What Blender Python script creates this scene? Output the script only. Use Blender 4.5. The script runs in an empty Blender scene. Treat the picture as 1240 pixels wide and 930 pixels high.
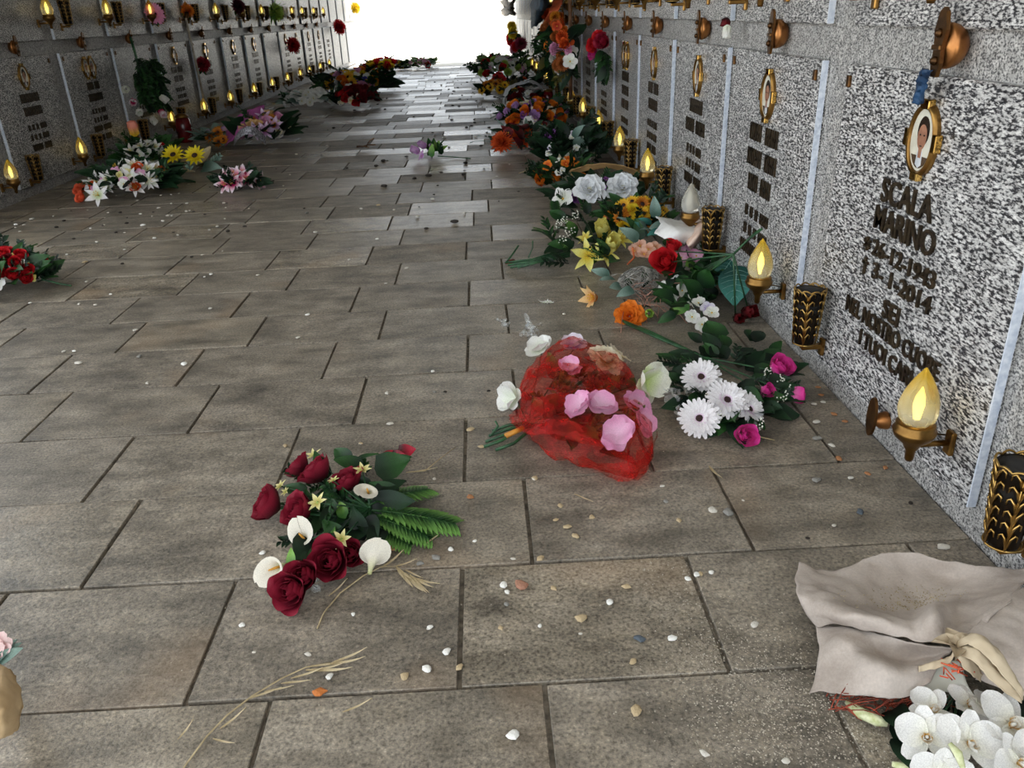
import bpy, math, random
from mathutils import Vector, Matrix, Quaternion, noise as mnoise

SC = bpy.context.scene
COL = SC.collection
PI = math.pi
R = math.radians
rnd = random.Random(7)

# ------------------------------------------------------------------ camera
FPX, CX, CY, CAM_H = 968.10, 620.0, 465.0, 1.0
CR = Vector((0.99847004, -0.04060465, -0.03753461))
CU = Vector((0.05116151, 0.42085765, 0.9056828))
CW = Vector((0.02097821, 0.90621747, -0.42229115))
cam_d = bpy.data.cameras.new('camera')
cam_d.sensor_fit = 'HORIZONTAL'; cam_d.sensor_width = 36.0
cam_d.lens = FPX / 1240.0 * 36.0
cam_d.clip_start = 0.02; cam_d.clip_end = 300
cam = bpy.data.objects.new('camera', cam_d)
COL.objects.link(cam)
cam.matrix_world = Matrix(((CR.x, CU.x, -CW.x, 0), (CR.y, CU.y, -CW.y, 0), (CR.z, CU.z, -CW.z, CAM_H), (0, 0, 0, 1)))
SC.camera = cam

# ------------------------------------------------------------------ world, sun, exposure
SC.view_settings.view_transform = 'Standard'
SC.view_settings.look = 'None'
SC.view_settings.gamma = 1.0
SC.view_settings.use_curve_mapping = False
SC.view_settings.exposure = 1.2
wd = bpy.data.worlds.new('sky'); SC.world = wd; wd.use_nodes = True
bg = wd.node_tree.nodes['Background']
bg.inputs[0].default_value = (0.86, 0.93, 1.0, 1)
bg.inputs[1].default_value = 1.25
sun_d = bpy.data.lights.new('sun', 'SUN'); sun_d.energy = 5.5; sun_d.angle = R(0.6); sun_d.color = (1, .95, .87)
sun = bpy.data.objects.new('sun', sun_d); COL.objects.link(sun)
sun.rotation_euler = Vector((-0.62, -0.12, -1.0)).to_track_quat('-Z', 'Y').to_euler()

# ------------------------------------------------------------------ pixel -> place
def ray(px, py): return CR * ((px - CX) / FPX) - CU * ((py - CY) / FPX) + CW
CAMP = Vector((0, 0, CAM_H))
def at(px, py, z=0.0):
    d = ray(px, py); return CAMP + d * ((z - CAM_H) / d.z)
def atx(px, py, x):
    d = ray(px, py); return CAMP + d * (x / d.x)
def project(p):
    q = Vector(p) - CAMP; w = q.dot(CW)
    if w < .05: return None
    return CX + FPX * q.dot(CR) / w, CY - FPX * q.dot(CU) / w, w

# ------------------------------------------------------------------ materials
def hx(s, a=1.0):
    s = s.lstrip('#'); o = []
    for i in (0, 2, 4):
        c = int(s[i:i+2], 16) / 255.0
        o.append(c / 12.92 if c <= .04045 else ((c + .055) / 1.055) ** 2.4)
    return (o[0], o[1], o[2], a)
MATS = {}
def new_mat(name):
    m = bpy.data.materials.new(name); m.use_nodes = True
    return m, m.node_tree.nodes, m.node_tree.links, m.node_tree.nodes['Principled BSDF']
def ramp(N, stops):
    r = N.new('ShaderNodeValToRGB'); e = r.color_ramp.elements
    while len(e) < len(stops): e.new(0.5)
    for i, (p, c) in enumerate(stops): e[i].position = p; e[i].color = c
    return r
def mixc(N, L, fac, a, b, blend='MIX'):
    m = N.new('ShaderNodeMix'); m.data_type = 'RGBA'; m.blend_type = blend
    for sock, v in ((m.inputs[0], fac), (m.inputs[6], a), (m.inputs[7], b)):
        if isinstance(v, bpy.types.NodeSocket): L.new(v, sock)
        else: sock.default_value = v
    return m.outputs[2]
def noise(N, L, vec, scale, detail=3, rough=.55):
    n = N.new('ShaderNodeTexNoise'); n.inputs['Scale'].default_value = scale
    n.inputs['Detail'].default_value = detail; n.inputs['Roughness'].default_value = rough
    if vec is not None: L.new(vec, n.inputs['Vector'])
    return n
def worldpos(N, L, scale, offset_random=False):
    g = N.new('ShaderNodeNewGeometry'); mp = N.new('ShaderNodeMapping')
    L.new(g.outputs['Position'], mp.inputs['Vector']); mp.inputs['Scale'].default_value = scale
    if offset_random:
        oi = N.new('ShaderNodeObjectInfo'); mu = N.new('ShaderNodeVectorMath'); mu.operation = 'SCALE'
        mu.inputs[0].default_value = (37.0, 19.0, 11.0); L.new(oi.outputs['Random'], mu.inputs['Scale'])
        L.new(mu.outputs[0], mp.inputs['Location'])
    return mp.outputs[0]

def granite(name, stops, scale, stretch, rough, bump=.0):
    m, N, L, B = new_mat(name)
    v = worldpos(N, L, stretch, True)
    n1 = noise(N, L, v, scale, 4, .65)
    r1 = ramp(N, stops); L.new(n1.outputs[0], r1.inputs[0])
    n2 = noise(N, L, v, scale * .22, 2)
    r2 = ramp(N, [(.35, (.72, .72, .72, 1)), (.65, (1.1, 1.1, 1.1, 1))]); L.new(n2.outputs[0], r2.inputs[0])
    c = mixc(N, L, 1.0, r1.outputs[0], r2.outputs[0], 'MULTIPLY')
    L.new(c, B.inputs['Base Color'])
    B.inputs['Roughness'].default_value = rough
    if bump:
        b = N.new('ShaderNodeBump'); b.inputs['Strength'].default_value = bump; b.inputs['Distance'].default_value = .002
        L.new(n1.outputs[0], b.inputs['Height']); L.new(b.outputs[0], B.inputs['Normal'])
    return m
G_SLAB = granite('granite_slab', [(.39, hx('#232327')), (.46, hx('#454548')), (.515, hx('#b6b5b3')), (.62, hx('#d9d8d5')), (.72, hx('#e6e5e2'))], 215, (1, .34, 1), .42)
G_BACK = granite('granite_rough', [(.36, hx('#3c3c3e')), (.45, hx('#6e6d6c')), (.51, hx('#b3b1ad')), (.66, hx('#c9c7c3'))], 230, (1, .8, 1), .55, .4)

def stone_mat(far=False):
    m, N, L, B = new_mat('paving_stone_far' if far else 'paving_stone')
    at_ = N.new('ShaderNodeAttribute'); at_.attribute_name = 't'; oi = N.new('ShaderNodeObjectInfo')
    RND = at_.outputs['Fac'] if far else oi.outputs['Random']
    v = worldpos(N, L, (1, 1, 1), True)
    st = worldpos(N, L, (2.4, 5.2, 1), True)
    a = noise(N, L, st, 2.2, 6, .62)
    ra = ramp(N, [(.30, hx('#5f5950')), (.46, hx('#7f776b')), (.60, hx('#938a7d')), (.76, hx('#a69d90'))]); L.new(a.outputs[0], ra.inputs[0])
    b = noise(N, L, v, 9.0, 6, .72)
    rb = ramp(N, [(.32, (.60, .59, .57, 1)), (.5, (1, 1, 1, 1)), (.72, (1.15, 1.12, 1.06, 1))]); L.new(b.outputs[0], rb.inputs[0])
    c = mixc(N, L, .85, ra.outputs[0], rb.outputs[0], 'MULTIPLY')
    d = noise(N, L, v, 150, 4, .75)
    rd = ramp(N, [(.36, (.30, .29, .28, 1)), (.49, (.95, .95, .95, 1)), (.60, (1.30, 1.27, 1.22, 1)), (.70, (2.2, 2.15, 2.05, 1))]); L.new(d.outputs[0], rd.inputs[0])
    c = mixc(N, L, .8, c, rd.outputs[0], 'MULTIPLY')
    e = noise(N, L, v, 1.9, 3)
    re = ramp(N, [(.60, (0, 0, 0, 1)), (.72, (1, 1, 1, 1))]); L.new(e.outputs[0], re.inputs[0])
    mu = N.new('ShaderNodeMath'); mu.operation = 'MULTIPLY'; mu.inputs[1].default_value = .35; L.new(re.outputs[0], mu.inputs[0])
    c = mixc(N, L, mu.outputs[0], c, hx('#9c7f60'))
    rr = ramp(N, [(0, (.84, .83, .82, 1)), (.5, (1, 1, 1, 1)), (1, (1.12, 1.11, 1.08, 1))]); L.new(RND, rr.inputs[0])
    c = mixc(N, L, 1.0, c, rr.outputs[0], 'MULTIPLY')
    L.new(c, B.inputs['Base Color'])
    ro = N.new('ShaderNodeMapRange'); L.new(RND, ro.inputs[0]); ro.inputs[3].default_value = .58; ro.inputs[4].default_value = .24
    L.new(ro.outputs[0], B.inputs['Roughness'])
    mx = N.new('ShaderNodeMath'); mx.operation = 'ADD'; L.new(d.outputs[0], mx.inputs[0]); L.new(a.outputs[0], mx.inputs[1])
    bp = N.new('ShaderNodeBump'); bp.inputs['Strength'].default_value = .40; bp.inputs['Distance'].default_value = .003
    L.new(mx.outputs[0], bp.inputs['Height']); L.new(bp.outputs[0], B.inputs['Normal'])
    return m
STONE = stone_mat(); STONE_FAR = stone_mat(True)

def noisy(name, c1, c2, scale=30, rough=.7, metal=0.0, bump=0.0, spec=None):
    if name in MATS: return MATS[name]
    m, N, L, B = new_mat(name)
    tc = N.new('ShaderNodeTexCoord')
    n = noise(N, L, tc.outputs['Object'], scale, 4)
    r = ramp(N, [(.35, hx(c1)), (.65, hx(c2))]); L.new(n.outputs[0], r.inputs[0])
    L.new(r.outputs[0], B.inputs['Base Color'])
    B.inputs['Roughness'].default_value = rough; B.inputs['Metallic'].default_value = metal
    if spec is not None: B.inputs['Specular IOR Level'].default_value = spec
    if bump:
        b = N.new('ShaderNodeBump'); b.inputs['Strength'].default_value = bump; b.inputs['Distance'].default_value = .003
        L.new(n.outputs[0], b.inputs['Height']); L.new(b.outputs[0], B.inputs['Normal'])
    MATS[name] = m; return m
MORTAR = noisy('mortar', '#5a5348', '#8a8072', 60, .95, 0, .6)
CONCRETE = noisy('pale_concrete', '#cfcac0', '#e4e0d8', 2, .9)
CEIL = noisy('ceiling_plaster', '#9a958b', '#aaa59a', 3, .9)
BRASS = noisy('brass', '#6e5029', '#a07a42', 14, .33, .95)
BRONZE = noisy('bronze_dark', '#4a3420', '#7b5630', 20, .40, .9)
COPPER = noisy('copper_clamp', '#8a5730', '#b9814c', 14, .36, .9)
GILT = noisy('gilt_relief', '#96743c', '#c9a664', 20, .3, 1.0)
BLACKH = noisy('vase_liner', '#0d0c0b', '#1b1917', 20, .6)
LETTER = noisy('bronze_letter', '#2b231a', '#4a3d2c', 60, .4, .55)
GOLDMIR = noisy('polished_gilt', '#a87f3c', '#d0aa62', 6, .12, 1.0)

def petal_mat(base, tip, pos=.45, rough=.6, trans=.25, edge=None):
    key = ('pet', base, tip, pos, edge)
    if key in MATS: return MATS[key]
    m, N, L, B = new_mat('petal_' + base.strip('#') + '_' + tip.strip('#'))
    at_ = N.new('ShaderNodeAttribute'); at_.attribute_name = 't'
    tc = N.new('ShaderNodeTexCoord')
    n = noise(N, L, tc.outputs['Object'], 60, 3)
    ad = N.new('ShaderNodeMath'); ad.operation = 'MULTIPLY_ADD'; ad.inputs[1].default_value = .25; ad.inputs[2].default_value = -.125
    L.new(n.outputs[0], ad.inputs[0])
    s = N.new('ShaderNodeMath'); L.new(at_.outputs['Fac'], s.inputs[0]); L.new(ad.outputs[0], s.inputs[1])
    st = [(max(0, pos - .28), hx(base)), (min(1, pos + .28), hx(tip))]
    if edge: st.append((.97, hx(edge)))
    r = ramp(N, st); L.new(s.outputs[0], r.inputs[0])
    n2 = noise(N, L, tc.outputs['Object'], 25, 2)
    r2 = ramp(N, [(.3, (.82, .82, .82, 1)), (.7, (1.08, 1.08, 1.08, 1))]); L.new(n2.outputs[0], r2.inputs[0])
    c = mixc(N, L, 1.0, r.outputs[0], r2.outputs[0], 'MULTIPLY')
    L.new(c, B.inputs['Base Color']); B.inputs['Roughness'].default_value = rough
    B.inputs['Specular IOR Level'].default_value = .3
    if trans:
        T = N.new('ShaderNodeBsdfTranslucent'); L.new(c, T.inputs[0])
        mx = N.new('ShaderNodeMixShader'); mx.inputs[0].default_value = trans
        L.new(B.outputs[0], mx.inputs[1]); L.new(T.outputs[0], mx.inputs[2])
        L.new(mx.outputs[0], N['Material Output'].inputs[0])
    MATS[key] = m; return m
def leaf_mat(base, tip, rough=.5): return petal_mat(base, tip, .5, rough, .15)
GREEN = leaf_mat('#16301a', '#2c5426')
DKGREEN = leaf_mat('#0c1c12', '#1c3820')
LTGREEN = leaf_mat('#3f7030', '#84b054')
FERN = leaf_mat('#20451f', '#6f9c4c')
TEAL = leaf_mat('#23564f', '#4d8f84', .35)
GREYGREEN = leaf_mat('#4f6b5f', '#8aa398')
OLIVE = leaf_mat('#3b3a1c', '#6b6630')
BROWNLEAF = leaf_mat('#2a1a0e', '#56401f')
DRYLEAF = leaf_mat('#b5a27c', '#dfceaa', .7)
STEM = noisy('stem_green', '#173a22', '#2d5c34', 40, .45)
DRYSTEM = noisy('stem_dry', '#8f7e5e', '#b8a680', 40, .8)
SPADIX = noisy('spadix', '#c98a2c', '#e0a94a', 90, .7)
DARKEYE = noisy('flower_eye', '#140a0a', '#3a1a16', 90, .8)
YELLOWEYE = noisy('flower_eye_yellow', '#c8961c', '#ecc546', 90, .8)
GREENEYE = noisy('flower_eye_green', '#7a9440', '#b6c470', 90, .8)

# ------------------------------------------------------------------ mesh builder
class MB:
    def __init__(s): s.v = []; s.f = []; s.m = []; s.t = []; s.smooth = []
    def add(s, vs, fs, mat=0, t=None, smooth=True):
        o = len(s.v); s.v += [tuple(x) for x in vs]
        s.t += list(t) if t is not None else [0.5] * len(vs)
        for f in fs: s.f.append(tuple(i + o for i in f)); s.m.append(mat); s.smooth.append(smooth)
        return s
    def box(s, c, sz, mat=0, M=None, ch=0.0):
        x, y, z = sz[0] / 2, sz[1] / 2, sz[2] / 2
        if ch <= 0:
            vs = [Vector((a * x, b * y, d * z)) for d in (-1, 1) for b in (-1, 1) for a in (-1, 1)]
            fs = [(0, 2, 3, 1), (4, 5, 7, 6), (0, 1, 5, 4), (2, 6, 7, 3), (0, 4, 6, 2), (1, 3, 7, 5)]
        else:
            vs = []; fs = []
            for sx in (-1, 1):
                for sy in (-1, 1):
                    for sz_ in (-1, 1):
                        vs += [Vector((sx * x, sy * (y - ch), sz_ * (z - ch))), Vector((sx * (x - ch), sy * y, sz_ * (z - ch))), Vector((sx * (x - ch), sy * (y - ch), sz_ * z))]
            def I(a, b, d, k): return (((a > 0) * 4 + (b > 0) * 2 + (d > 0)) * 3) + k
            for q in (-1, 1):
                fs += [[I(q, -1, -1, 0), I(q, 1, -1, 0), I(q, 1, 1, 0), I(q, -1, 1, 0)], [I(-1, q, -1, 1), I(-1, q, 1, 1), I(1, q, 1, 1), I(1, q, -1, 1)], [I(-1, -1, q, 2), I(1, -1, q, 2), I(1, 1, q, 2), I(-1, 1, q, 2)]]
                if q < 0: pass
            for a in (-1, 1):
                for b in (-1, 1):
                    fs += [[I(a, b, -1, 0), I(a, b, 1, 0), I(a, b, 1, 1), I(a, b, -1, 1)], [I(a, -1, b, 0), I(a, 1, b, 0), I(a, 1, b, 2), I(a, -1, b, 2)], [I(-1, a, b, 1), I(1, a, b, 1), I(1, a, b, 2), I(-1, a, b, 2)]]
                    for d in (-1, 1): fs.append([I(a, b, d, 0), I(a, b, d, 1), I(a, b, d, 2)])
            # outward winding
            out = []
            for f in fs:
                ce = sum((vs[i] for i in f), Vector()) / len(f)
                n = (vs[f[1]] - vs[f[0]]).cross(vs[f[2]] - vs[f[0]])
                out.append(tuple(f) if n.dot(ce) > 0 else tuple(reversed(f)))
            fs = out
        vs = [(M @ p if M else p) + Vector(c) for p in vs]
        return s.add(vs, fs, mat, smooth=False)
    def tube(s, pts, rad, n=6, mat=0, cap=True):
        pts = [Vector(p) for p in pts]; k = len(pts)
        if not hasattr(rad, '__len__'): rad = [rad] * k
        vs = []; fs = []; t = []
        up = None
        for i, p in enumerate(pts):
            d = (pts[min(i + 1, k - 1)] - pts[max(i - 1, 0)])
            d = d.normalized() if d.length > 1e-9 else Vector((0, 0, 1))
            if up is None: up = d.orthogonal().normalized()
            else:
                up = up - d * up.dot(d); up = up.normalized() if up.length > 1e-6 else d.orthogonal().normalized()
            w = d.cross(up)
            for j in range(n):
                a = 2 * PI * j / n
                vs.append(p + (up * math.cos(a) + w * math.sin(a)) * rad[i]); t.append(i / max(1, k - 1))
        for i in range(k - 1):
            for j in range(n):
                fs.append((i * n + j, i * n + (j + 1) % n, (i + 1) * n + (j + 1) % n, (i + 1) * n + j))
        if cap: fs += [tuple(reversed(range(n))), tuple((k - 1) * n + j for j in range(n))]
        return s.add(vs, fs, mat, t)
    def lathe(s, prof, n=16, mat=0, M=None, rmod=None, cap=True):
        vs = []; fs = []; k = len(prof)
        for i, (r, z) in enumerate(prof):
            for j in range(n):
                a = 2 * PI * j / n; rr = r * (rmod(a, i / (k - 1)) if rmod else 1)
                p = Vector((rr * math.cos(a), rr * math.sin(a), z)); vs.append(M @ p if M else p)
        for i in range(k - 1):
            for j in range(n): fs.append((i * n + j, i * n + (j + 1) % n, (i + 1) * n + (j + 1) % n, (i + 1) * n + j))
        if cap: fs += [tuple(reversed(range(n))), tuple((k - 1) * n + j for j in range(n))]
        return s.add(vs, fs, mat, [i / (k - 1) for i in range(k) for j in range(n)])
    def petal(s, Lg, W, M=None, nl=6, nw=4, cup=.25, curl=0.0, tip=.75, base=.3, wave=0.0, mat=0, fold=0.0, rg=None, end=.10, belly=0.0, flip=0.0):
        """petal growing along +Y, face +Z; cup lifts the sides, curl lifts (+) or drops (-) the tip"""
        vs = []; fs = []; t = []
        ph = (rg or rnd).random() * 6
        for i in range(nl + 1):
            u = i / nl
            w = base * (1 - u) * (1 - u) + math.sin(PI * min(1, u ** tip)) ** .75 * 1.0
            if i == nl: w = end
            elif end > .2 and u > .6: w = max(w, 1 - (1 - end) * ((u - .6) / .4) ** 2)
            w = min(w, 1.0) * W / 2
            for j in range(nw + 1):
                q = 2 * j / nw - 1
                z = cup * W * q * q * (1 - .4 * u) + curl * Lg * u * u + fold * abs(q) * w - belly * Lg * math.sin(PI * u) - flip * Lg * u ** 5 + wave * Lg * math.sin(3.2 * q + 5 * u + ph) * u
                p = Vector((q * w, Lg * u * (1 - .12 * abs(curl) * u), z)); vs.append(M @ p if M else p); t.append(u)
        for i in range(nl):
            for j in range(nw):
                a = i * (nw + 1) + j; fs.append((a, a + 1, a + nw + 2, a + nw + 1))
        return s.add(vs, fs, mat, t)
    def mesh(s, name, mats):
        me = bpy.data.meshes.new(name); me.from_pydata(s.v, [], s.f)
        for m in (mats if isinstance(mats, (list, tuple)) else [mats]): me.materials.append(m)
        me.polygons.foreach_set('material_index', s.m)
        me.polygons.foreach_set('use_smooth', s.smooth)
        a = me.attributes.new('t', 'FLOAT', 'POINT'); a.data.foreach_set('value', s.t)
        me.update(); return me

def obj(name, me, parent=None, M=None):
    o = bpy.data.objects.new(name, me); COL.objects.link(o)
    if parent is not None: o.parent = parent
    if M is not None: o.matrix_basis = M
    return o
def tag(o, label=None, cat=None, group=None, kind=None):
    if label: o['label'] = label
    if cat: o['category'] = cat
    if group: o['group'] = group
    if kind: o['kind'] = kind
    return o
def empty(name, loc=(0, 0, 0)):
    o = bpy.data.objects.new(name, None); COL.objects.link(o); o.location = loc; o.empty_display_size = .05; return o
ORD = ['first', 'second', 'third', 'fourth', 'fifth', 'sixth', 'seventh', 'eighth', 'ninth', 'tenth', 'eleventh', 'twelfth', 'thirteenth', 'fourteenth', 'fifteenth', 'sixteenth', 'seventeenth', 'eighteenth', 'nineteenth', 'twentieth']
def rotto(d, roll=0.0):
    return (Vector(d).normalized().to_track_quat('Z', 'Y') @ Quaternion((0, 0, 1), roll)).to_matrix().to_4x4()
def TR(pos, d=(0, 0, 1), roll=0.0, s=1.0):
    return Matrix.Translation(Vector(pos)) @ rotto(d, roll) @ Matrix.Diagonal((s, s, s, 1))

# ------------------------------------------------------------------ floor
XR, XL = 0.947, -3.03          # wall faces at the floor
Y_END = 18.2
TW, TH, Y0 = 0.447, 0.3145, 0.98
floor = obj('floor', MB().box((-1.04, 8.6, -.0255), (4.02, 19.4, .032)).mesh('floor_bed', MORTAR)); tag(floor, 'grey stone slab paving of the covered passage', kind='structure')
tile_cache = {}
def tile_mesh(w, h):
    k = (round(w, 3), round(h, 3))
    if k not in tile_cache:
        tile_cache[k] = MB().box((0, 0, -.011), (w, h, .022), ch=.0012).mesh('paving_slab', STONE)
    return tile_cache[k]
tiles = []
hs = [0.315, 0.32, 0.325, 0.315, 0.305, 0.30, 0.31]
ys = [0.98]
for k in range(7): ys.append(ys[-1] + hs[k])
while ys[-1] < Y_END: ys.append(ys[-1] + .312)
lo = [0.98 - .315 * k for k in range(6, 0, -1)]
ybs = lo + ys
for i in range(len(ybs) - 1):
    ya, yb = ybs[i], min(ybs[i + 1], Y_END); n = i - 6
    off = -.084 if n % 2 == 0 else .056
    if n > 7: off += rnd.uniform(-.05, .05)
    k = math.floor((XL - off) / TW)
    while off + k * TW < XR:
        xa = max(off + k * TW, XL); xb = min(off + (k + 1) * TW, XR); k += 1
        if xb - xa < .02: continue
        tiles.append((xa, xb, ya, yb))
def tile_size(t):
    q = [project((t[a], t[b], 0)) for a in (0, 1) for b in (2, 3)]
    if any(x is None for x in q): return 0
    if max(x[0] for x in q) < -5 or min(x[0] for x in q) > 1245 or min(x[1] for x in q) > 935: return 0
    return (q[0][2]) ** -2 + 1e-6
order = sorted(tiles, key=tile_size, reverse=True)
single = set(id(t) for t in order[:295] if tile_size(t) > 0)
far = MB()
for t in tiles:
    xa, xb, ya, yb = t; w = xb - xa - .0085; h = yb - ya - .0065
    c = Vector(((xa + xb) / 2, (ya + yb) / 2, rnd.uniform(-.0015, .0015)))
    if id(t) in single:
        o = obj('paving_slab', tile_mesh(w, h), floor)
        o.matrix_basis = Matrix.Translation(c) @ Matrix.Rotation(rnd.uniform(-.002, .002), 4, 'X') @ Matrix.Rotation(rnd.uniform(-.002, .002), 4, 'Y') @ Matrix.Rotation(rnd.uniform(-.004, .004), 4, 'Z')
    else:
        k0 = len(far.t); far.box(c + Vector((0, 0, -.011)), (w, h, .022), ch=.002); q = rnd.random()
        far.t[k0:] = [q] * (len(far.t) - k0)
o = obj('paving_slab_rows', far.mesh('paving_slab_rows', STONE_FAR), floor); o['kind'] = 'stuff'

tag(obj('ground', MB().box((-5, 30, -.10), (90, 110, .1)).mesh('ground', CONCRETE)), 'sunlit pale ground beyond the passage', kind='structure')
tag(obj('wall_far', MB().box((-4, 62, 2.0), (80, .4, 4.2)).mesh('wall_far', CONCRETE)), 'pale wall far beyond the passage', kind='structure')
tag(obj('ceiling', MB().box((-1.04, 9.6, 3.45), (4.9, 22.2, .16)).mesh('ceiling', CEIL)), 'plain roof over the passage', kind='structure')

# ------------------------------------------------------------------ walls with memorial slabs
XF_R, XF_L = .925, -3.00       # front faces of the slabs
SLAB_W, ZB, ZT = .815, .070, .850
RN = [1.305 - .93, 1.305, 2.285, 3.175, 4.09, 4.97]
while len(RN) < 22: RN.append(RN[-1] + .93)
LN = [4.38, 5.35, 6.325, 7.25, 8.245, 9.25, 10.35, 11.36, 12.37, 13.33, 14.15, 15.2, 16.2, 17.2, 18.2, 19.2, 20.2, 21.05]
slab_me = MB().box((0, 0, 0), (.027, SLAB_W, ZT - ZB), ch=.004).mesh('memorial_slab', G_SLAB)
slab_me2 = MB().box((0, 0, 0), (.027, SLAB_W, .81), ch=.004).mesh('memorial_slab', G_SLAB)
wall_right = tag(obj('wall_right', MB().box((XR + .15, 10.15, 1.68), (.3, 21.3, 3.4)).mesh('wall_right', G_BACK)), 'right wall of speckled granite burial niches', kind='structure')
wall_left = tag(obj('wall_left', MB().box((XL - .15, 13.1, 1.68), (.3, 17.6, 3.4)).mesh('wall_left', G_BACK)), 'left wall of speckled granite burial niches', kind='structure')
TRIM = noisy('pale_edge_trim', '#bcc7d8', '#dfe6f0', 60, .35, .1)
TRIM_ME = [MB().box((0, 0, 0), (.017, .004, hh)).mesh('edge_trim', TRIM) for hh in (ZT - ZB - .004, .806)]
RS, LS = [], []
for side, ns, XF, wall, lst in ((1, RN, XF_R, wall_right, RS), (-1, LN, XF_L, wall_left, LS)):
    for yn in ns:
        for row in range(3):
            me, zc = (slab_me, (ZB + ZT) / 2) if row == 0 else (slab_me2, .937 + .405 + (row - 1) * .9)
            o = obj('memorial_slab', me, wall); o.location = (XF + side * .0135, yn + SLAB_W / 2, zc)
            if row == 0: lst.append(o)
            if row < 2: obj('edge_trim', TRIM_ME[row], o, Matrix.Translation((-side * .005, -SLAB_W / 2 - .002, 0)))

def wallM(side, x, y, z):
    """frame on a wall: local X along the reading direction, Y up, Z out of the wall"""
    c = ((0, -1, 0), (0, 0, 1), (-1, 0, 0)) if side > 0 else ((0, 1, 0), (0, 0, 1), (1, 0, 0))
    return Matrix(((c[0][0], c[1][0], c[2][0], x), (c[0][1], c[1][1], c[2][1], y), (c[0][2], c[1][2], c[2][2], z), (0, 0, 0, 1)))
def text_mesh(body, width, height, mats, depth=.006):
    cu = bpy.data.curves.new('lettering', 'FONT'); cu.body = body; cu.size = 1.0; cu.extrude = .05; cu.resolution_u = 3; cu.offset = .012
    to = bpy.data.objects.new('lettering', cu); COL.objects.link(to)
    dg = bpy.context.evaluated_depsgraph_get()
    me = bpy.data.meshes.new_from_object(to.evaluated_get(dg)); bpy.data.objects.remove(to)
    xs = [v.co.x for v in me.vertices]; yv = [v.co.y for v in me.vertices]
    x0, x1, y0, y1 = min(xs), max(xs), min(yv), max(yv)
    for v in me.vertices:
        v.co.x = ((v.co.x - x0) / (x1 - x0) - .5) * width
        v.co.y = ((v.co.y - y0) / (y1 - y0) - .5) * height
        v.co.z = (v.co.z + .05) / .1 * depth
    me.materials.clear(); me.materials.append(mats); me.name = 'lettering'
    return me
def glyphs(width, height, n, r, gaps=()):
    """raised letters too small to read: uprights and cross strokes"""
    m = MB(); gw = width / n
    for i in range(n):
        if i in gaps: continue
        x = -width / 2 + gw * (i + .5)
        st = r.choice('HONNHO')
        bw = gw * .25; d = .006
        if st in 'IT': m.box((x, 0, d / 2), (bw, height, d))
        else:
            m.box((x - gw * .28, 0, d / 2), (bw, height, d))
            if st in 'HONA': m.box((x + gw * .28, 0, d / 2), (bw, height, d))
        if st in 'ETOA': m.box((x, height * .42, d / 2), (gw * .8, height * .16, d))
        if st in 'ELO': m.box((x, -height * .42, d / 2), (gw * .8, height * .16, d))
        if st in 'HEAN': m.box((x, 0, d / 2), (gw * .7, height * .16, d))
    return m
# the near slab that can be read
s0 = RS[1]
def on_slab(slab, side, me, y, z):
    o = obj('lettering', me, slab)
    o.matrix_basis = Matrix.Translation(-slab.location) @ wallM(side, XF_R if side > 0 else XF_L, y, z); return o
for body, w, h, y, z in (('SCALA', .225, .056, 1.727, .594), ('MARINO', .27, .056, 1.718, .528), ('26-12-1943', .285, .040, 1.700, .458), ('3- 1-2014', .27, .040, 1.690, .405), ('SEI', .075, .046, 1.709, .336), ('NEL NOSTRO CUORE', .455, .042, 1.707, .285), ('I TUOI CARI', .262, .042, 1.706, .227)):
    on_slab(s0, 1, text_mesh(body, w, h, LETTER), y, z)
sg = MB()
for k in range(3): sg.box((0, 0, .003), (.007, .034, .006), M=Matrix.Rotation(k * PI / 3, 3, 'Z'))
on_slab(s0, 1, sg.mesh('star_mark', LETTER), 1.872, .456)
sg = MB().box((0, 0, .003), (.008, .042, .006)).box((0, .008, .003), (.026, .008, .006))
on_slab(s0, 1, sg.mesh('cross_mark', LETTER), 1.868, .402)
gr = random.Random(3)
def generic_text(slab, side, y0, seed, big=3):
    r = random.Random(seed); yc = y0 + SLAB_W / 2; m = MB(); z = .60
    rows = [(r.uniform(.2, .32), .055, r.randint(7, 10)) for _ in range(big)] + [(.24, .036, 9), (.24, .036, 9)] + [(r.uniform(.22, .34), .042, r.randint(7, 11)) for _ in range(r.choice((1, 2)))]
    for i, (w, h, n) in enumerate(rows):
        g = glyphs(w, h, n, r, (1, 3, 5) if h < .04 else ((n // 2,) if r.random() < .4 else ()))
        o = len(m.v); m.v += [(x, y + z - .5, zz) for x, y, zz in g.v]; m.t += g.t; m.m += g.m; m.smooth += g.smooth
        m.f += [tuple(k + o for k in f) for f in g.f]
        z -= h + (.028 if i != big - 1 else .045)
    on_slab(slab, side, m.mesh('lettering', LETTER), yc, .5)
for i in range(2, 16): generic_text(RS[i], 1, RN[i], 40 + i, 3 if i in (2, 5) else 2)
generic_text(RS[0], 1, RN[0], 39, 2)
for i in range(1, 14):
    if i == 8: continue
    generic_text(LS[i], -1, LN[i], 70 + i, 2)

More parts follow.
